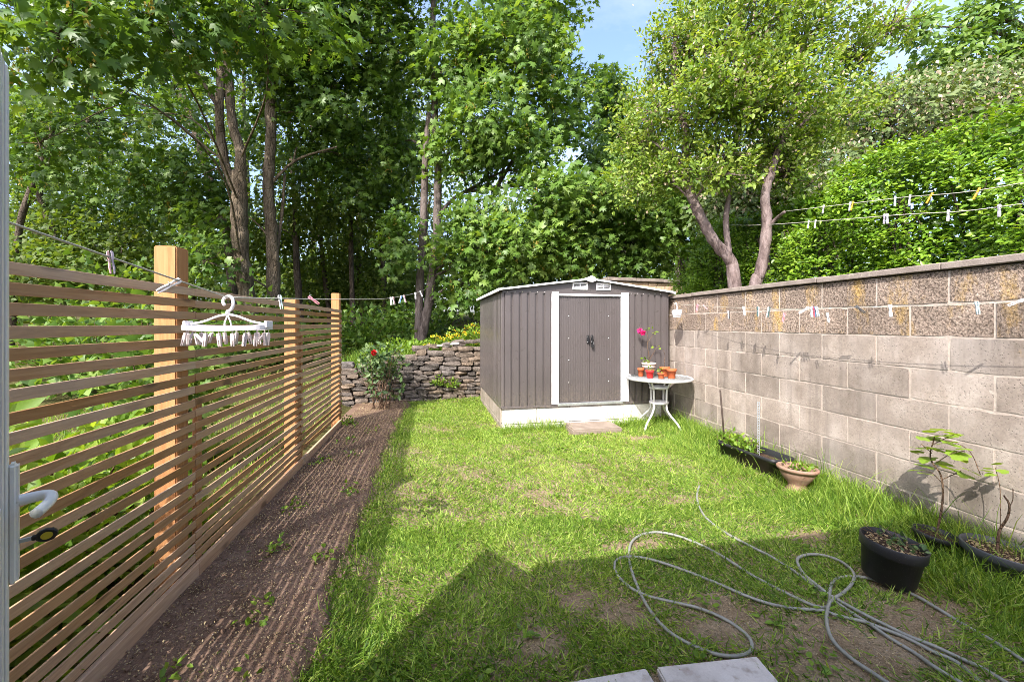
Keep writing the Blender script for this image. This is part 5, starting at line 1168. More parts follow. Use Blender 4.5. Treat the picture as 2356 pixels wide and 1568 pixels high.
def build_trees():
    # twin-stemmed sycamore behind the fence
    z = 9.0
    main = to_ground(world_path([(570, 690), (556, 600), (551, 520), (551, 440), (550, 395)], z))
    left = world_path([(546, 440), (520, 385), (508, 317), (505, 246), (507, 176), (500, 120), (488, 60), (476, -60)], z, .12, 2)
    right = world_path([(551, 430), (553, 350), (535, 285), (527, 200), (522, 110), (528, 0), (540, -150)], z, .12, 3)
    limb = world_path([(505, 250), (470, 195), (425, 118), (380, 40)], z, .1, 4)
    lobes = [lobe(330, 50, 5.6, 190, 80, 1.0), lobe(130, 80, 4.7, 170, 100, .9), lobe(600, 25, 6.2, 200, 70, 1.2), lobe(230, 270, 10, 200, 100, 1.2, 3), lobe(430, 420, 10.5, 110, 90, 1.2),
             lobe(90, 330, 9, 130, 130, 1.3, 2.6), lobe(400, 210, 11, 110, 90, 1.0, 1.6), lobe(700, 140, 10.5, 150, 120, 1.5), lobe(300, -250, 7.5, 420, 200, 2.4, 9), lobe(620, -300, 9, 300, 200, 2.2, 8), lobe(-80, -150, 6.5, 260, 180, 2.0, 5)]  # closing lobes lie out of view, added to shade the foliage behind
    def keys(o, rng, S, SN):
        pick = rng.choice(len(S), 320); P = S[pick]; P = np.repeat(P, 9, 0) + rng.normal(size=(320 * 9, 3)) * np.array([.025, .025, .07]) - np.array([0, 0, .12]); n = len(P)
        c = leaf_mesh('seed_keys', P, unit(rng, n), unit(rng, n) * .5 - np.array([0, 0, 1]), rng.uniform(.04, .06, n), LEAF_QUAD, 'seed_yellow', o, rng.random(n)); c['kind'] = 'stuff'
    tree('sycamore_tree', 'tall sycamore with twin pale stems forking behind the fence', [(main, .175, .15), (left, .105, .06), (right, .115, .06), (limb, .05, .025)], 'bark_sycamore', lobes, LEAF_MAPLE, 1650, 12, .140, .36, 'leaf_sycamore', 11, extra=keys, limb_r=.024)
    # single straight sycamore beside it
    z = 9.6
    main = to_ground(world_path([(630, 690), (628, 600), (624, 520), (617, 430), (622, 330), (623, 240), (622, 180), (616, 120), (610, 20), (600, -120)], z, .05))
    b1 = world_path([(622, 425), (660, 385), (700, 360), (775, 338)], z, .1, 2); b2 = world_path([(628, 660), (640, 560), (650, 480), (655, 400)], z + .2, .1, 3)
    lobes = [lobe(760, 220, 10, 130, 110, 1.4), lobe(700, 330, 11, 150, 90, 1.4), lobe(820, 380, 11, 110, 80, 1.2), lobe(640, 60, 9.5, 150, 110, 1.5), lobe(830, 60, 9.5, 150, 100, 1.5), lobe(740, -150, 9, 260, 150, 2.0), lobe(500, 500, 9.9, 70, 50, .6), lobe(470, 600, 8.4, 70, 50, .5)]
    tree('sycamore_tree', 'straight sycamore with a single brown trunk, right of the twin stems', [(main, .15, .08), (b1, .04, .02), (b2, .045, .03)], 'bark_sycamore', lobes, LEAF_MAPLE, 1050, 12, .135, .36, 'leaf_sycamore', 12, limb_r=.024)
    # big sycamore with two trunks beyond the low wall
    z = 10.0
    lt = to_ground(world_path([(962, 776), (965, 700), (967, 638), (972, 560), (976, 458), (979, 352), (988, 260)], z, .05))
    rt = to_ground(world_path([(972, 770), (980, 730), (988, 684), (997, 608), (1003, 545), (1006, 490), (1008, 387), (1003, 300), (1000, 246), (995, 105), (997, 0), (995, -150)], z, .05))
    br = world_path([(1010, 495), (1040, 460), (1088, 433), (1145, 429)], z, .1, 5)
    lobes = [lobe(1180, 130, 9.8, 140, 100, 1.4), lobe(1280, 250, 10.2, 100, 90, 1.1), lobe(1120, 270, 9.2, 120, 80, 1.2), lobe(1230, 50, 10.5, 105, 90, 1.2), lobe(1050, 150, 9.7, 110, 110, 1.0), lobe(1060, 350, 9.6, 90, 60, .7), lobe(1180, 350, 9.6, 110, 60, 1.0),
             lobe(1290, 440, 9.2, 110, 50, .9), lobe(1400, 450, 9.4, 90, 55, .9), lobe(1110, 490, 9.3, 80, 50, .6), lobe(1075, 565, 9.3, 90, 50, .5), lobe(925, 545, 9.6, 50, 70, .5), lobe(1180, 560, 9.2, 110, 70, .9), lobe(1075, 655, 9.3, 65, 50, .5), lobe(1290, 560, 9.6, 100, 70, .9), lobe(900, 120, 10.2, 90, 120, 1.2), lobe(1140, -130, 10, 280, 150, 2.2, 8), lobe(1340, 190, 10.6, 35, 45, .5), lobe(920, 330, 11, 80, 100, 1.0)]
    tree('sycamore_tree', 'full sycamore with two grey trunks behind the low stone wall', [(lt, .115, .07), (rt, .125, .06), (br, .05, .025)], 'bark_grey', lobes, LEAF_MAPLE, 2250, 11, .138, .34, 'leaf_sycamore_light', 13, extra=keys, limb_r=.04)
    # shady thicket behind: thin dark trunks, each its own tree
    spec = [((528, 560), (500, 480), (455, 317), (398, 150), (380, 40), 12.5, .16, 'dark leaning trunk between the fence and the twin sycamore', [(330, 430, 130, 90), (200, 480, 140, 90)]),
            ((690, 720), (682, 600), (678, 470), (668, 330), (660, 150), 13.0, .12, 'thin dark tree just right of the straight sycamore', [(690, 440, 90, 90), (600, 520, 90, 70)]),
            ((760, 740), (745, 620), (735, 520), (725, 400), (715, 250), 15.0, .11, 'slender dark tree, second to the right of the straight sycamore', [(760, 520, 90, 90), (740, 640, 80, 70)]),
            ((812, 740), (808, 600), (806, 480), (800, 350), (795, 200), 13.5, .10, 'upright dark tree midway between the sycamores', [(830, 470, 90, 90), (850, 300, 120, 110)]),
            ((835, 745), (825, 600), (823, 430), (818, 300), (815, 150), 16.0, .12, 'far dark tree close beside the upright one', [(880, 600, 90, 80), (800, 640, 90, 70)]),
            ((884, 745), (882, 620), (876, 520), (880, 400), (885, 260), 14.0, .10, 'dark tree just left of the grey twin trunks', [(900, 450, 70, 90), (890, 660, 60, 60)]),
            ((150, 720), (130, 560), (90, 430), (150, 330), (300, 200), 12.0, .10, 'bent dark tree seen above the near end of the fence', [(140, 560, 150, 90), (60, 480, 110, 100), (280, 560, 120, 80)]),
            ((30, 700), (45, 520), (85, 400), (120, 300), (100, 200), 10.5, .09, 'crooked dark tree beside the white door edge', [(80, 620, 120, 70), (40, 300, 80, 90)])]
    for i, (a, b, c, d, e, z, r, lab, lb) in enumerate(spec):
        P = to_ground(world_path([a, b, c, d, e], z, .1, i)); L = [lobe(x, y, z + (0.8 if q % 2 else -.2), rx, ry, 1.3) for q, (x, y, rx, ry) in enumerate(lb)]
        tree('woodland_tree', lab, [(P, r, r * .45)], 'bark_dark', L, LEAF_MAPLE_FAR, 330 + 60 * len(lb), 9, .15, .4, 'leaf_far' if i not in (0,) else 'leaf_sycamore', 40 + i, group='dark trees of the wood', tw=7, limb_r=.03)
    # farther leafy wall of the wood
    far = [(120, 480, 19, 320, 220), (430, 560, 18, 280, 190), (720, 560, 20, 260, 200), (980, 560, 19, 260, 210), (1230, 520, 18, 260, 190), (1450, 480, 17, 200, 170), (560, 230, 20, 260, 190), (900, 300, 19, 240, 200), (200, 230, 18, 300, 200)]
    for i, (x, y, z, rx, ry) in enumerate(far):
        c = at(x, y, z); g = at(x, 720, z); P = [Vector((g.x, g.y, float(ground_h(g.x, g.y)) - .2)), Vector((g.x + .2, g.y, c.z * .5 + .5)), c + Vector((0, 0, .5)), c + Vector((.2, 0, 2.2))]
        labs = ['sunlit pale green tree far behind the near end of the fence', 'far yellow green tree behind the twin sycamore', 'far tree filling the gap behind the slender dark trunks', 'far tree behind the grey twin trunks', 'far green tree behind the shed', 'far tree behind the gap over the shed roof', 'tall far tree behind the straight sycamore', 'tall far tree left of the grey twin trunks', 'tall far tree at the upper edge behind the leaning trunk']
        hi = i >= 6
        tree('distant_tree', labs[i], [(P, .16, .05)], 'bark_dark', [lobe(x, y, z, rx * .62, ry * .62, 2.2), lobe(x - rx * .45, y + ry * .3, z + 1, rx * .5, ry * .5, 1.8), lobe(x + rx * .45, y - ry * .25, z + .5, rx * .5, ry * .5, 1.8), lobe(x, y + ry * .55, z - 1.2, rx * .7, ry * .45, 1.6)], LEAF_QUAD, 620 if not hi else 520, 12, .20, .50, 'leaf_far', 70 + i, group='far trees of the wood', tw=5, tw_r=.02, shell=.3)
build_trees()

def build_thorn():
    # bright small-leaved tree leaning over the block wall
    z = 5.3
    a = to_ground(world_path([(1690, 655), (1682, 603), (1644, 556), (1617, 508), (1591, 452), (1574, 390), (1580, 310), (1558, 241), (1550, 150), (1560, 40)], z, .04))
    m2 = world_path([(1678, 590), (1670, 510), (1680, 430), (1690, 340), (1720, 220), (1740, 80)], z, .06, 3)
    st = world_path([(1576, 384), (1550, 355), (1522, 340)], z, .05, 6)
    s2 = world_path([(1598, 470), (1570, 440), (1556, 428)], z, .03, 7)
    b = to_ground(world_path([(1735, 665), (1745, 640), (1758, 580), (1764, 508), (1760, 452), (1774, 396), (1800, 320), (1830, 230), (1850, 100)], 5.05, .04, 4))
    sb = [at(1768, 520, 5.05), at(1790, 500, 4.95), STUB + Vector((-.02, 0, -.01))]
    rb = world_path([(1800, 330), (1880, 250), (1940, 180), (2020, 100), (2085, 20), (2130, -60)], 5.2, .08, 5)
    L = [lobe(1590, 110, 5.4, 105, 110, .7), lobe(1700, 90, 5.2, 190, 120, 1.0), lobe(1850, 90, 5.3, 150, 120, .9), lobe(1620, 260, 5.2, 160, 90, .8), lobe(1790, 240, 5.0, 170, 90, .8), lobe(1900, 270, 5.6, 110, 80, .8), lobe(1500, 260, 5.8, 80, 110, .6), lobe(1640, 360, 5.2, 110, 60, .6), lobe(1800, 345, 5.3, 110, 60, .6), lobe(1650, 405, 5.0, 100, 45, .4), lobe(1810, 400, 5.2, 90, 45, .4), lobe(1530, 400, 5.4, 60, 45, .4), lobe(1700, 180, 4.7, 180, 120, .4), lobe(1480, 400, 5.8, 70, 90, .5), lobe(1740, -80, 5.3, 240, 110, 1.2), lobe(1970, 130, 5.2, 55, 50, .3), lobe(2050, 60, 5.3, 70, 45, .3), lobe(1465, 330, 6.2, 55, 60, .5)]
    def dead(o, rng, S, SN):
        n = 5200; P = S[rng.choice(len(S), n)] + rng.normal(size=(n, 3)) * .09
        c = leaf_mesh('spent_blossom', P, unit(rng, n), unit(rng, n), rng.uniform(.025, .05, n), LEAF_QUAD, 'blossom_pale', o, rng.random(n)); c['kind'] = 'stuff'
    o = tree('thorn_tree', 'bright small-leaved tree leaning over the block wall on bare pinkish trunks', [(a, .082, .03), (m2, .038, .015), (st, .036, .026), (s2, .016, .012), (b, .078, .03), (sb, .026, .018), (rb, .022, .008)], 'bark_pink', L, LEAF_OVAL, 3750, 14, .053, .13, 'leaf_thorn', 91, up=.45, tw=40, tw_r=.011, extra=dead, shell=.30, linear=True, limb_r=.02)
build_thorn()

def foliage_thing(name, label, cat, base, P, N, D, S, tpl, mat, tint, stems=None, bark='twig', group=None, part='foliage', kind='stuff'):
    o = empty(name, base); tag(o, label, cat, group); b = np.array(tuple(base))
    f = leaf_mesh(part, P - b, N, D, S, tpl, mat, o, tint)
    if kind: f['kind'] = kind
    if stems is not None:
        m = MB()
        for pts, r in stems: m.tube([Vector(p) - Vector(base) for p in pts], lerp_list([r, r * .4], len(pts)), 5, False)
        m.build('stems', bark, o, fix=False)
    return o
def build_hedge():
    rng = np.random.default_rng(17)
    HX, T0, Y0, Y1 = 4.36, 3.12, 0.3, 7.2
    n = 7300; y = rng.uniform(Y0, Y1, n) ; h = rng.uniform(0.6, 3.25, n)
    face = rng.random(n) < 0.80
    topz = T0 + 0.10 * np.sin(y * 2.3) + 0.06 * np.sin(y * 5.1 + 1) - 0.05 * (y - 2)
    h = np.minimum(h, topz)
    bulge = 0.14 * np.sin(y * 3.1 + h * 2.2) + 0.09 * np.sin(y * 6.7 - h * 5.0) + 0.25 * sstep(-0.55, 0.0, h - topz)
    x = HX + bulge + rng.uniform(-.03, .10, n)
    # the top, seen edge on
    x = np.where(face, x, HX + 0.2 + rng.uniform(0, 1.3, n)); h = np.where(face, h, topz + rng.uniform(-.05, .12, n))
    S0 = np.stack([x, y, h], -1); per = 10; rep = np.repeat(np.arange(n), per); m = n * per
    N0 = np.where(face[:, None], np.array([[-0.55, -.1, .75]]), np.array([[-.1, 0, 1.0]])) + rng.normal(size=(n, 3)) * .22
    out = np.where(face[:, None], np.array([[-0.8, -.25, -.15]]), np.array([[-.2, -.1, .5]])) + rng.normal(size=(n, 3)) * .45
    out /= np.linalg.norm(out, axis=1, keepdims=True)
    t = (np.tile(np.arange(per), n) / per)[:, None]; side = np.where(np.tile(np.arange(per), n) % 2 == 0, 1, -1)[:, None]
    lat = np.cross(out[rep], N0[rep]); lat /= np.linalg.norm(lat, axis=1, keepdims=True)
    L = rng.uniform(.11, .22, (n, 1))[rep]
    P = S0[rep] + out[rep] * (t - .35) * L + lat * side * .018 + rng.normal(size=(m, 3)) * .012
    D = out[rep] * .6 + lat * side * .8 + rng.normal(size=(m, 3)) * .22; NN = N0[rep] + rng.normal(size=(m, 3)) * .28
    tint = np.clip(.15 + .45 * rng.random(n)[rep] + .3 * t[:, 0] + rng.normal(size=m) * .1, 0, 1)
    # inner leaves, tinted dark for the shade inside the hedge
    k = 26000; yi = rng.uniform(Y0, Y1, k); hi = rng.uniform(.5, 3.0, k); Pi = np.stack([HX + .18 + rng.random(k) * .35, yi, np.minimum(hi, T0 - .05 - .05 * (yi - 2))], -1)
    S = rng.uniform(.031, .054, len(P))
    base = Vector((4.9, 3.6, float(ground_h(4.9, 3.6))))
    stems = []
    for _ in range(60):
        yy = rng.uniform(Y0, Y1); xx = HX + .5 + rng.uniform(-.1, .2); stems.append(([(xx, yy, .2), (xx - .1, yy + rng.uniform(-.2, .2), 1.4), (HX + .12, yy + rng.uniform(-.4, .4), 2.6)], .02))
    foliage_thing('clipped_hedge', 'tall bright green beech hedge rising behind the block wall', 'hedge', base, P, NN, D, S, LEAF_OVAL, 'leaf_hedge', tint, stems, 'bark_dark')
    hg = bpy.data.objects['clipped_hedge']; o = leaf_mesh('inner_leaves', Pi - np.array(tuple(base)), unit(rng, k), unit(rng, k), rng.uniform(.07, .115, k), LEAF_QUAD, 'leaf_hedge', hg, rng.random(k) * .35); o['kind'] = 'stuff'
build_hedge()

def build_right_background():
    # pale flowering trees behind the hedge
    def bl(o, rng, S, SN):
        n = 2600; P = S[rng.choice(len(S), n)] + rng.normal(size=(n, 3)) * np.array([.2, .2, .22])
        c = leaf_mesh('blossom', P, unit(rng, n), unit(rng, n) * .6 - np.array([0, 0, .9]), rng.uniform(.05, .13, n), LEAF_QUAD, 'blossom_pale', o, rng.random(n)); c['kind'] = 'stuff'
    for i, (tx, z, L, lab) in enumerate(((2080, 10.5, [lobe(2050, 290, 10.5, 170, 90, 1.4), lobe(1900, 420, 10, 130, 90, 1.2), lobe(2150, 240, 11, 130, 70, 1.2), lobe(1960, 260, 11, 90, 70, 1.0)], 'olive tree with pale drooping blossom behind the hedge'),
                                         (2330, 11.0, [lobe(2330, 220, 11, 150, 70, 1.4), lobe(2240, 280, 10.5, 130, 70, 1.2), lobe(2420, 260, 11, 130, 90, 1.3)], 'pale blossoming tree behind the hedge at the frame edge'),
                                         (1850, 8.0, [lobe(1850, 500, 8.0, 80, 100, .8), lobe(1790, 400, 8.4, 90, 90, .8), lobe(1700, 470, 8.4, 90, 90, .8)], 'drooping olive tree with pale tassels behind the leaning trunks'))):
        g = at(tx, 700, z); P = [Vector((g.x, g.y, float(ground_h(g.x, g.y)) - .2)), Vector((g.x, g.y, 1.8)), Vector((g.x + .1, g.y, 3.4)), L[0][0]]
        tree('blossom_tree', lab, [(P, .13, .05)], 'bark_dark', L, LEAF_QUAD, 950, 11, .13, .26, 'leaf_olive', 110 + i, extra=bl, tw=8, group='blossoming trees', shell=.4, up=.3)
    # dark airy branch tree, top right
    g = at(2500, 700, 12.0); P = [Vector((g.x, g.y, .2)), Vector((g.x, g.y, 4)), at(2380, 100, 12), at(2250, 40, 12)]
    tree('airy_tree', 'airy green tree reaching into the sky at the upper frame edge', [(P, .16, .05)], 'bark_dark', [lobe(2200, 110, 12, 70, 45, .7), lobe(2270, 30, 12, 70, 45, .7), lobe(2150, 170, 12, 70, 35, .6), lobe(2340, 110, 12, 60, 35, .6), lobe(2300, 160, 12, 80, 30, .6), lobe(2120, 60, 11.5, 40, 35, .5)], LEAF_MAPLE_FAR, 420, 9, .17, .30, 'leaf_sycamore_light', 121, tw=8)
    # lower sycamores and scrub behind the shed and sandstone wall
    for i, (x, y, z, L, lab, mat) in enumerate((
        (1360, 640, 10.8, [lobe(1340, 500, 10.8, 110, 80, 1.0), lobe(1440, 570, 10.4, 100, 80, .9), lobe(1250, 610, 10.6, 120, 60, .9), lobe(1380, 380, 11.5, 60, 70, .8)], 'low sycamore growing behind the shed roof', 'leaf_sycamore'),
        (1560, 620, 9.8, [lobe(1560, 535, 10.8, 110, 80, .9), lobe(1500, 470, 10.2, 90, 90, .9), lobe(1640, 600, 11.0, 90, 60, .8), lobe(1590, 440, 10.5, 120, 80, .9)], 'bushy sycamore behind the sandstone wall and the leaning trunks', 'leaf_sycamore_light'),
        (1440, 330, 12.5, [lobe(1420, 300, 12.5, 55, 90, .9), lobe(1400, 210, 12.5, 30, 60, .6), lobe(1460, 400, 12, 70, 70, .8)], 'ivy dark tree left of the bright thorn tree', 'leaf_sycamore'))):
        g = at(x, 700, z); P = [Vector((g.x, g.y, float(ground_h(g.x, g.y)) - .2)), Vector((g.x, g.y, 2.2)), L[0][0], L[0][0] + Vector((0, 0, .8))]
        tree('young_sycamore', lab, [(P, .09, .03)], 'bark_grey', L, LEAF_MAPLE, 540, 10, .138, .30, mat, 130 + i, tw=6, limb_r=.03, group='young sycamores behind the shed')
build_right_background()

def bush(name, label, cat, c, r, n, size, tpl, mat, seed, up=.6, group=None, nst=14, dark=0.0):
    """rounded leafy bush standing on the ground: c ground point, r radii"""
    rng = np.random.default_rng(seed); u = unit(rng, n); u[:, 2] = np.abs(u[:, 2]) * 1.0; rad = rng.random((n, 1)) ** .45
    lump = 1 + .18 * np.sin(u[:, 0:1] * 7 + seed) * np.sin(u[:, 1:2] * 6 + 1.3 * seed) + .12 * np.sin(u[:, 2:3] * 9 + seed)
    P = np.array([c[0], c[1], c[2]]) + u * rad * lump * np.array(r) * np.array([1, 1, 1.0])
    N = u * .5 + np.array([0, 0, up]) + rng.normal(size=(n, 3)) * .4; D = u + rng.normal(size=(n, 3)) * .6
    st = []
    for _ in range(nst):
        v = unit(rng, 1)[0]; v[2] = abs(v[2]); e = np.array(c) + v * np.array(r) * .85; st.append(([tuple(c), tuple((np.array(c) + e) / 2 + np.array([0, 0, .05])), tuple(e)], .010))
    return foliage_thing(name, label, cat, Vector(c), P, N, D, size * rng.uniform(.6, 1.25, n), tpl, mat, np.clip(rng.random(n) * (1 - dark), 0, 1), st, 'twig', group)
def gz(x, y): return float(ground_h(x, y))
def build_shrubs():
    rng = random.Random(9)
    # bright shrub right behind the near end of the fence
    bush('leafy_shrub', 'bright green leafy shrub pressing against the near fence slats', 'shrub', (-1.86, 1.40, .0), (.56, .85, 1.14), 4200, .10, LEAF_OVAL, 'leaf_shrub', 51)
    bush('leafy_shrub', 'lower green shrub behind the fence beside the thick post', 'shrub', (-1.92, 2.55, .0), (.55, .65, .90), 2300, .09, LEAF_OVAL, 'leaf_shrub', 52)
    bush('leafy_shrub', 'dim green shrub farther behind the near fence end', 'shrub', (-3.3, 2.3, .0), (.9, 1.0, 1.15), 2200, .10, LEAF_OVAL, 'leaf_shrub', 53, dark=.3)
    # understorey
    for i, (x, y, r, lab) in enumerate(((-5.2, 7.5, (1.6, 1.2, 1.5), 'dark understorey bush far behind the near fence panel'), (-3.4, 8.6, (1.3, 1.0, 1.2), 'dark understorey bush below the twin sycamore'), (-1.7, 10.5, (1.3, 1.0, 1.0), 'dark understorey bush below the straight sycamore'), (-.6, 12.0, (1.5, 1.0, 1.0), 'dark understorey bush in the gap between the sycamores'), (-6.5, 10.5, (2.0, 1.5, 2.2), 'tall dark understorey bush deep in the wood'))):
        bush('understorey_bush', lab, 'bush', (x, y, gz(x, y)), r, 1700, .14, LEAF_MAPLE_FAR, 'leaf_sycamore', 60 + i, group='understorey bushes')
    bush('sapling_bush', 'sycamore sapling bush with large leaves behind the thick post', 'bush', (-2.55, 4.3, .0), (.55, .5, 1.75), 900, .13, LEAF_MAPLE, 'leaf_sycamore_light', 66, group=None)
    # yellow flowers on top of the low wall
    for i, (x, y, lab) in enumerate(((1000, 800, 'yellow flowering clump over the wall beside the twin trunk'), (1050, 790, 'yellow flowering clump in the middle of the wall top'), (1095, 775, 'tallest yellow flowering clump beside the shed'))):
        p = on_y(x, y, wall_y(.5) + .45 + .1 * i); p.z = gz(p.x, p.y) + .02
        o = bush('flowering_clump', lab, 'flowers', tuple(p), (.34, .28, .34 + .05 * i), 900, .055, LEAF_MAPLE_FAR, 'leaf_shrub', 80 + i, group='yellow flowers on the wall top')
        r_ = np.random.default_rng(90 + i); n = 36; u = unit(r_, n); u[:, 2] = abs(u[:, 2]); C = u * np.array([.34, .28, .36 + .05 * i]); C = np.repeat(C, 6, 0); m = len(C); d = unit(r_, m)
        leaf_mesh('blossom', C + d * .008, d + np.array([0, -.3, .6]), d, r_.uniform(.022, .034, m), LEAF_QUAD, 'petal_yellow', o, r_.random(m), W=r_.uniform(.035, .05, m))['kind'] = 'stuff'
    for i, (x, y, s_) in enumerate(((1330, 1080 * .6135, 1), (1500, 625, 1), (1575, 640, 1))):
        pass
    for i, (X, Y, lab) in enumerate(((3.9, 9.35, 'pale green scrub over the sandstone wall behind the shed peak'), (5.3, 9.75, 'pale green scrub over the sandstone wall next to the leaning trunks'), (-.6, 8.2, 'green weeds growing behind the low wall by the end post'))):
        bush('scrub', lab, 'bush', (X, Y, gz(X, Y)), (.8, .5, 2.25 if i < 2 else .35), 2200, .075, LEAF_OVAL, 'leaf_shrub', 140 + i)
    # climbing rose in front of the low wall
    b = Vector((-0.88, 6.66, .05)); r_ = np.random.default_rng(7); n = 620
    c0 = np.array([b.x + .02, b.y + .1, .78]); u = unit(r_, n); P = c0 + u * (r_.random((n, 1)) ** .5) * np.array([.40, .28, .32]); P = np.concatenate([P, np.array([b.x + .10, b.y, .45]) + unit(r_, 130) * np.array([.28, .2, .25])])
    st = []
    for k in range(34):
        a = r_.uniform(0, 6.28); e = np.array([b.x + r_.uniform(-.33, .33), b.y + r_.uniform(-.15, .25), r_.uniform(.5, 1.0)]); s0 = np.array([b.x + r_.uniform(-.13, .13), b.y + r_.uniform(-.08, .08), .0]); st.append(([tuple(s0), tuple(s0 * .5 + e * .5 + np.array([0, 0, .1])), tuple(e)], .006))
    o = foliage_thing('rose_bush', 'twiggy rose bush with one red flower against the low stone wall', 'rose bush', b, P, unit(r_, len(P)) * .6 + np.array([-.2, -.4, .6]), unit(r_, len(P)), r_.uniform(.05, .10, len(P)), LEAF_OVAL, 'leaf_rose', r_.random(len(P)), st)
    fl = on_y(860, 811, 6.45) - b; d = unit(r_, 50); leaf_mesh('flower', np.array(tuple(fl)) + d * .012, unit(r_, 50), d, r_.uniform(.03, .045, 50), LEAF_OVAL, 'petal_red', o, r_.random(50), W=r_.uniform(.05, .07, 50))
    # ferny weeds at the foot of the stone wall
    for i, (x, y, lab) in enumerate(((1010, 885, 'green weed rooted in the stone wall face'), (1040, 890, 'weed at the wall foot next to the shed corner'), (800, 960, 'leafy weed at the foot of the end post'))):
        p = on_z(x, y + 25, .0) if i == 2 else on_y(x, y, wall_y(on_y(x, y, 7.6).x) - .05)
        bush('wall_weed', lab, 'weed', tuple(p), (.14, .08, .16), 140, .045, LEAF_OVAL, 'leaf_shrub', 150 + i, nst=4, group='weeds at the stone wall')
build_shrubs()

# ------------------------------------------------------------------ grass and small ground litter
def build_grass():
    rng = np.random.default_rng(33)
    def bare(x, y):
        """how much of the turf is worn away"""
        b = np.zeros_like(x)
        for (px, py, rx, ry) in ((1690, 1440, .26, .12), (2010, 1510, .38, .17), (2150, 1410, .20, .09), (1890, 1465, .22, .11), (1640, 1400, .16, .10), (1440, 1420, .14, .10), (1240, 1490, .10, .08), (1330, 1385, .10, .07), (1500, 1255, .10, .05), (1360, 1195, .12, .05), (1440, 1260, .2, .06), (1700, 1000, .3, .2), (1480, 1010, .25, .1), (2080, 1440, .2, .1), (1860, 1240, .15, .06)):
            c = on_z(px, py, 0); b = np.maximum(b, np.exp(-(((x - c.x) / rx) ** 2 + ((y - c.y) / ry) ** 2)) * 1.15)
        sh = (y < 2.35) & (x > 0.1); b = b + np.where(sh, 0.24 * wave(x, y, 9, 2), 0)
        return b + 0.25 * np.clip(wave(x, y, 6.0, 7) - .62, 0, 1) * 2
    def scatter(n, x0, x1, y0, y1):
        return rng.uniform(x0, x1, n), rng.uniform(y0, y1, n)
    xs, ys = [], []
    for n, box in ((102000, (-.62, 3.30, 1.2, 2.8)), (92000, (-.62, 3.30, 2.6, 5.25)), (32000, (-.62, 1.0, 5.0, 7.7))):
        x, y = scatter(n, *box); xs.append(x); ys.append(y)
    x = np.concatenate(xs); y = np.concatenate(ys)
    edge = -0.53 + 0.09 * (wave(y, y * 0.3, 3.1, 1.0) - 0.5) + 0.10 * sstep(6.0, 7.0, y) + .03 * rng.normal(size=len(x))
    keep = (x > edge) & (y < wall_y(x) - .06) & (rng.random(len(x)) > np.clip(bare(x, y) * 1.2 - .14 + .5 * (wave(x, y, 31, 3) - .5) * (bare(x, y) > .25), 0, .95))
    # not under the shed, plinth, slabs or step
    keep &= ~((x > .80) & (y > 5.19)); keep &= ~((x > .37) & (x < 1.26) & (y < 1.49) & (y > 1.0)); keep &= ~((x > 1.64) & (x < 2.30) & (y > 4.83) & (y < 5.18))
    for px, py, pr in ((on_z(2043, 1240, .24).x, on_z(2043, 1240, .24).y, .14), (on_z(2308, 1264, .15).x, on_z(2308, 1264, .15).y, .13), (on_z(2148, 1225, .12).x, on_z(2148, 1225, .12).y, .08), (on_z(1834, 1073, .215).x, on_z(1834, 1073, .215).y, .10)):
        keep &= ((x - px) ** 2 + (y - py) ** 2) > pr ** 2
    keep &= ~((x > 2.87) & (x < 3.14) & (y > 3.12) & (y < 3.82))
    x, y = x[keep], y[keep]; n = len(x)
    tuft = wave(x, y, 7.5, 3) * .6 + wave(x, y, 17, 8) * .4
    hgt = .030 + .035 * tuft
    hgt = hgt + .065 * sstep(2.85, 3.25, x) * rng.random(n) ** 1.5 + .02 * sstep(.15, .0, x - edge[keep]) * rng.random(n) + .06 * sstep(.12, 0, wall_y(x) - y) + .05 * sstep(4.9, 5.2, y) * (x > .8)
    right = sstep(2.2, 2.9, x); hgt = hgt + .035 * right + .012 * sstep(2.5, 1.4, y)
    hgt *= rng.uniform(.5, 1.35, n)
    P = np.stack([x, y, np.full(n, .008)], -1)
    comb = np.stack([np.sin(wave(x, y, 2.2, 5) * 9), np.cos(wave(x, y, 2.6, 1) * 9), np.zeros(n)], -1)
    lean = comb * .55 + rng.normal(size=(n, 3)) * np.array([.75, .75, 0])
    D = lean + np.array([0, 0, 1.0]) * (.55 + .5 * right[:, None]); N = np.cross(D, unit(rng, n)); N = N + np.array([0, 0, .4])
    tint = np.clip(.42 + .22 * (wave(x, y, 1.6, 4) - .5) + .25 * (tuft - .5) + rng.normal(size=n) * .30 + .12 * sstep(2.2, 3.0, y) - .10 * right, 0, 1)
    W = rng.uniform(.0036, .0072, n) * (1 + .12 * np.maximum(y - 2, 0))
    dry = rng.random(n) < (.045 + .20 * np.clip(bare(x, y), 0, 1) + .07 * (wave(x, y, 3.3, 9) > .6))
    g = ~dry
    o = leaf_mesh('grass', P[g], N[g], D[g], hgt[g], BLADE, 'grass_blade', None, tint[g], W=W[g]); tag(o, 'short uneven green grass of the lawn', 'grass', kind='stuff')
    D2 = D.copy(); D2[:, 2] *= .45
    o = leaf_mesh('dry_grass', P[dry], N[dry], D2[dry], hgt[dry] * .9, BLADE, 'straw', None, rng.random(dry.sum()), W=W[dry] * .8); tag(o, 'dry straw coloured grass stems in the lawn', 'grass', kind='stuff')
    # long grass along the block wall, the shed and the bed
    n = 7500; yy = rng.uniform(1.3, 5.1, n); xx = 3.28 - np.abs(rng.normal(size=n)) * .16
    n2 = 1500; xx = np.concatenate([xx, rng.uniform(.82, 3.2, n2), rng.uniform(2.6, 3.25, 900), -.52 + np.abs(rng.normal(size=500)) * .12]); yy = np.concatenate([yy, 5.16 - np.abs(rng.normal(size=n2)) * .06, rng.uniform(1.5, 2.6, 900), rng.uniform(1.3, 7, 500)])
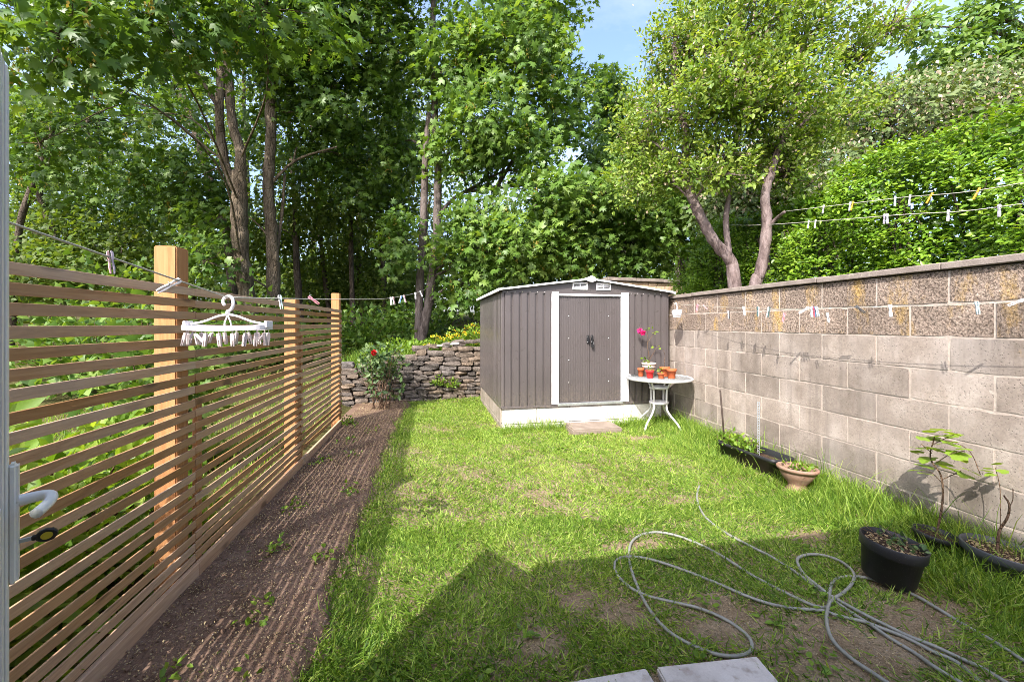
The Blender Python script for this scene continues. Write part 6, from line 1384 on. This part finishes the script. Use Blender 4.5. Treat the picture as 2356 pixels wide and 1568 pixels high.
    k = ~((xx > 2.87) & (xx < 3.14) & (yy > 3.12) & (yy < 3.82)) & ~((xx > 1.66) & (xx < 2.28) & (yy > 4.84)); xx, yy = xx[k], yy[k]; n = len(xx)
    L = rng.uniform(.08, .20, n) * np.where(rng.random(n) < .07, 1.9, 1.0); L *= np.where(xx < .5, .7, 1)
    D = rng.normal(size=(n, 3)) * np.array([.35, .35, 0]) + np.array([-.08, 0, 1]); N = unit(rng, n) + np.array([0, 0, .3])
    o = leaf_mesh('long_grass', np.stack([xx, yy, np.zeros(n)], -1), N, D, L, BLADE_LONG, 'grass_blade', None, rng.random(n) * .9, W=rng.uniform(.003, .006, n)); tag(o, 'long wispy grass along the foot of the block wall', 'grass', kind='stuff')
    # grass beyond the low wall and behind the fence
    n = 9000; xx = np.concatenate([rng.uniform(-1.7, 1.0, 4500), rng.uniform(-5, -1.5, 4500)]); yy = np.concatenate([wall_y(xx[:4500]) + rng.uniform(.2, 1.2, 4500), rng.uniform(2.6, 8, 4500)])
    zz = ground_h(xx, yy) - .01; L = rng.uniform(.10, .34, n); L[4500:] *= .7; D = rng.normal(size=(n, 3)) * np.array([.4, .4, 0]) + np.array([0, 0, 1])
    o = leaf_mesh('rough_grass', np.stack([xx, yy, zz], -1), unit(rng, n), D, L, BLADE_LONG, 'grass_blade', None, rng.random(n) * .8, W=rng.uniform(.006, .011, n)); tag(o, 'rough tall grass behind the fence and above the low wall', 'grass', kind='stuff')
    # crumbs, husks and bits on the soil
    n = 15000; xx = rng.uniform(-1.22, -.5, n); yy = rng.uniform(.9, 7.2, n); P = np.stack([xx, yy, .062 + .012 * rng.random(n)], -1)
    o = leaf_mesh('soil_litter', P, unit(rng, n) * .6 + np.array([0, 0, 1]), unit(rng, n), rng.uniform(.005, .016, n), LEAF_QUAD, 'straw', None, rng.random(n) * .8, W=rng.uniform(.006, .014, n)); tag(o, 'pale husks and crumbs scattered over the soil bed', 'litter', kind='stuff')
    n = 9000; xx = rng.uniform(.2, 3.2, n); yy = rng.uniform(1.2, 2.6, n); P = np.stack([xx, yy, .012 + .012 * rng.random(n)], -1)
    o = leaf_mesh('lawn_litter', P, unit(rng, n) * .5 + np.array([0, 0, 1]), unit(rng, n), rng.uniform(.006, .016, n), LEAF_QUAD, 'straw', None, rng.random(n), W=rng.uniform(.006, .013, n)); tag(o, 'small dry bits lying on the worn lawn', 'litter', kind='stuff')
    # crumbs of earth
    n = 3000; xx = rng.uniform(-1.23, -.47, n); yy = 1.0 + 6.1 * rng.random(n) ** 1.3; TET = ([(-.5, -.3, 0), (.5, -.35, .05), (.05, .55, 0), (0, .05, .62), (.35, .3, .3)], [(0, 1, 3), (1, 4, 3), (4, 2, 3), (2, 0, 3), (1, 2, 4)])
    up_ = np.tile(np.array([[0, 0, 1.0]]), (n, 1)) + rng.normal(size=(n, 3)) * .2; o = leaf_mesh('soil_crumbs', np.stack([xx, yy, .052 + .008 * rng.random(n)], -1), up_, unit(rng, n) * np.array([1, 1, .1]), rng.uniform(.005, .016, n) * np.where(rng.random(n) < .06, 1.8, 1), TET, 'soil', None, rng.random(n)); tag(o, 'clods and crumbs of earth on the soil bed', 'soil', kind='stuff')
    # broad-leaved weeds in the turf
    Ps = []
    for _ in range(70):
        a, b = rng.uniform(-.4, 3.1), 1.3 + 3.7 * rng.random() ** 1.4; k = rng.integers(8, 26)
        if .36 < a < 1.27 and b < 1.5: continue
        Ps.append(np.array([a, b, .032]) + rng.normal(size=(k, 3)) * np.array([.035, .035, .006]))
    P = np.concatenate(Ps); n = len(P)
    o = leaf_mesh('lawn_weeds', P, unit(rng, n) * .5 + np.array([0, 0, 1]), unit(rng, n) * np.array([1, 1, .3]), rng.uniform(.018, .042, n), LEAF_OVAL, 'leaf_shrub', None, rng.random(n) * .8); tag(o, 'clover and broad-leaved weeds in the lawn', 'weeds', kind='stuff')
    # little weeds in the bed
    r2 = random.Random(4); spots = [(-.98, 1.75), (-.80, 2.05), (-.70, 1.62), (-.62, 2.5), (-1.0, 3.2), (-.85, 4.4), (-1.02, 4.9), (-.8, 5.3), (-1.08, 5.6), (-.95, 2.6), (-.66, 3.4), (-1.1, 4.2)]
    n = 0; Ps = []
    for (a, b) in spots:
        k = r2.randint(14, 34); Ps.append(np.array([a, b, .07]) + rng.normal(size=(k, 3)) * np.array([.045, .06, .015]))
    P = np.concatenate(Ps); n = len(P)
    o = leaf_mesh('bed_weeds', P, unit(rng, n) * .5 + np.array([0, 0, 1]), unit(rng, n), rng.uniform(.025, .05, n), LEAF_OVAL, 'leaf_shrub', None, rng.random(n)); tag(o, 'tiny green weeds dotted over the soil bed', 'weeds', kind='stuff')
build_grass()

def build_far_wood():
    rng = np.random.default_rng(77); n = 16000
    ang = rng.uniform(-1.15, 1.35, n); d = rng.uniform(21, 30, n); X = np.sin(ang) * d; Y = np.cos(ang) * d; g = ground_h(X, Y)
    top = 3.6 + 1.2 * np.sin(ang * 9) + .8 * np.sin(ang * 23 + 1); Z = g + top * rng.random(n) ** .8
    o = leaf_mesh('far_undergrowth', np.stack([X, Y, Z], -1), unit(rng, n) + np.array([0, -.4, .4]), unit(rng, n), rng.uniform(.28, .55, n), LEAF_QUAD, 'leaf_far', None, rng.random(n)); tag(o, 'far green undergrowth seen between the trunks', 'undergrowth', kind='stuff')
build_far_wood()
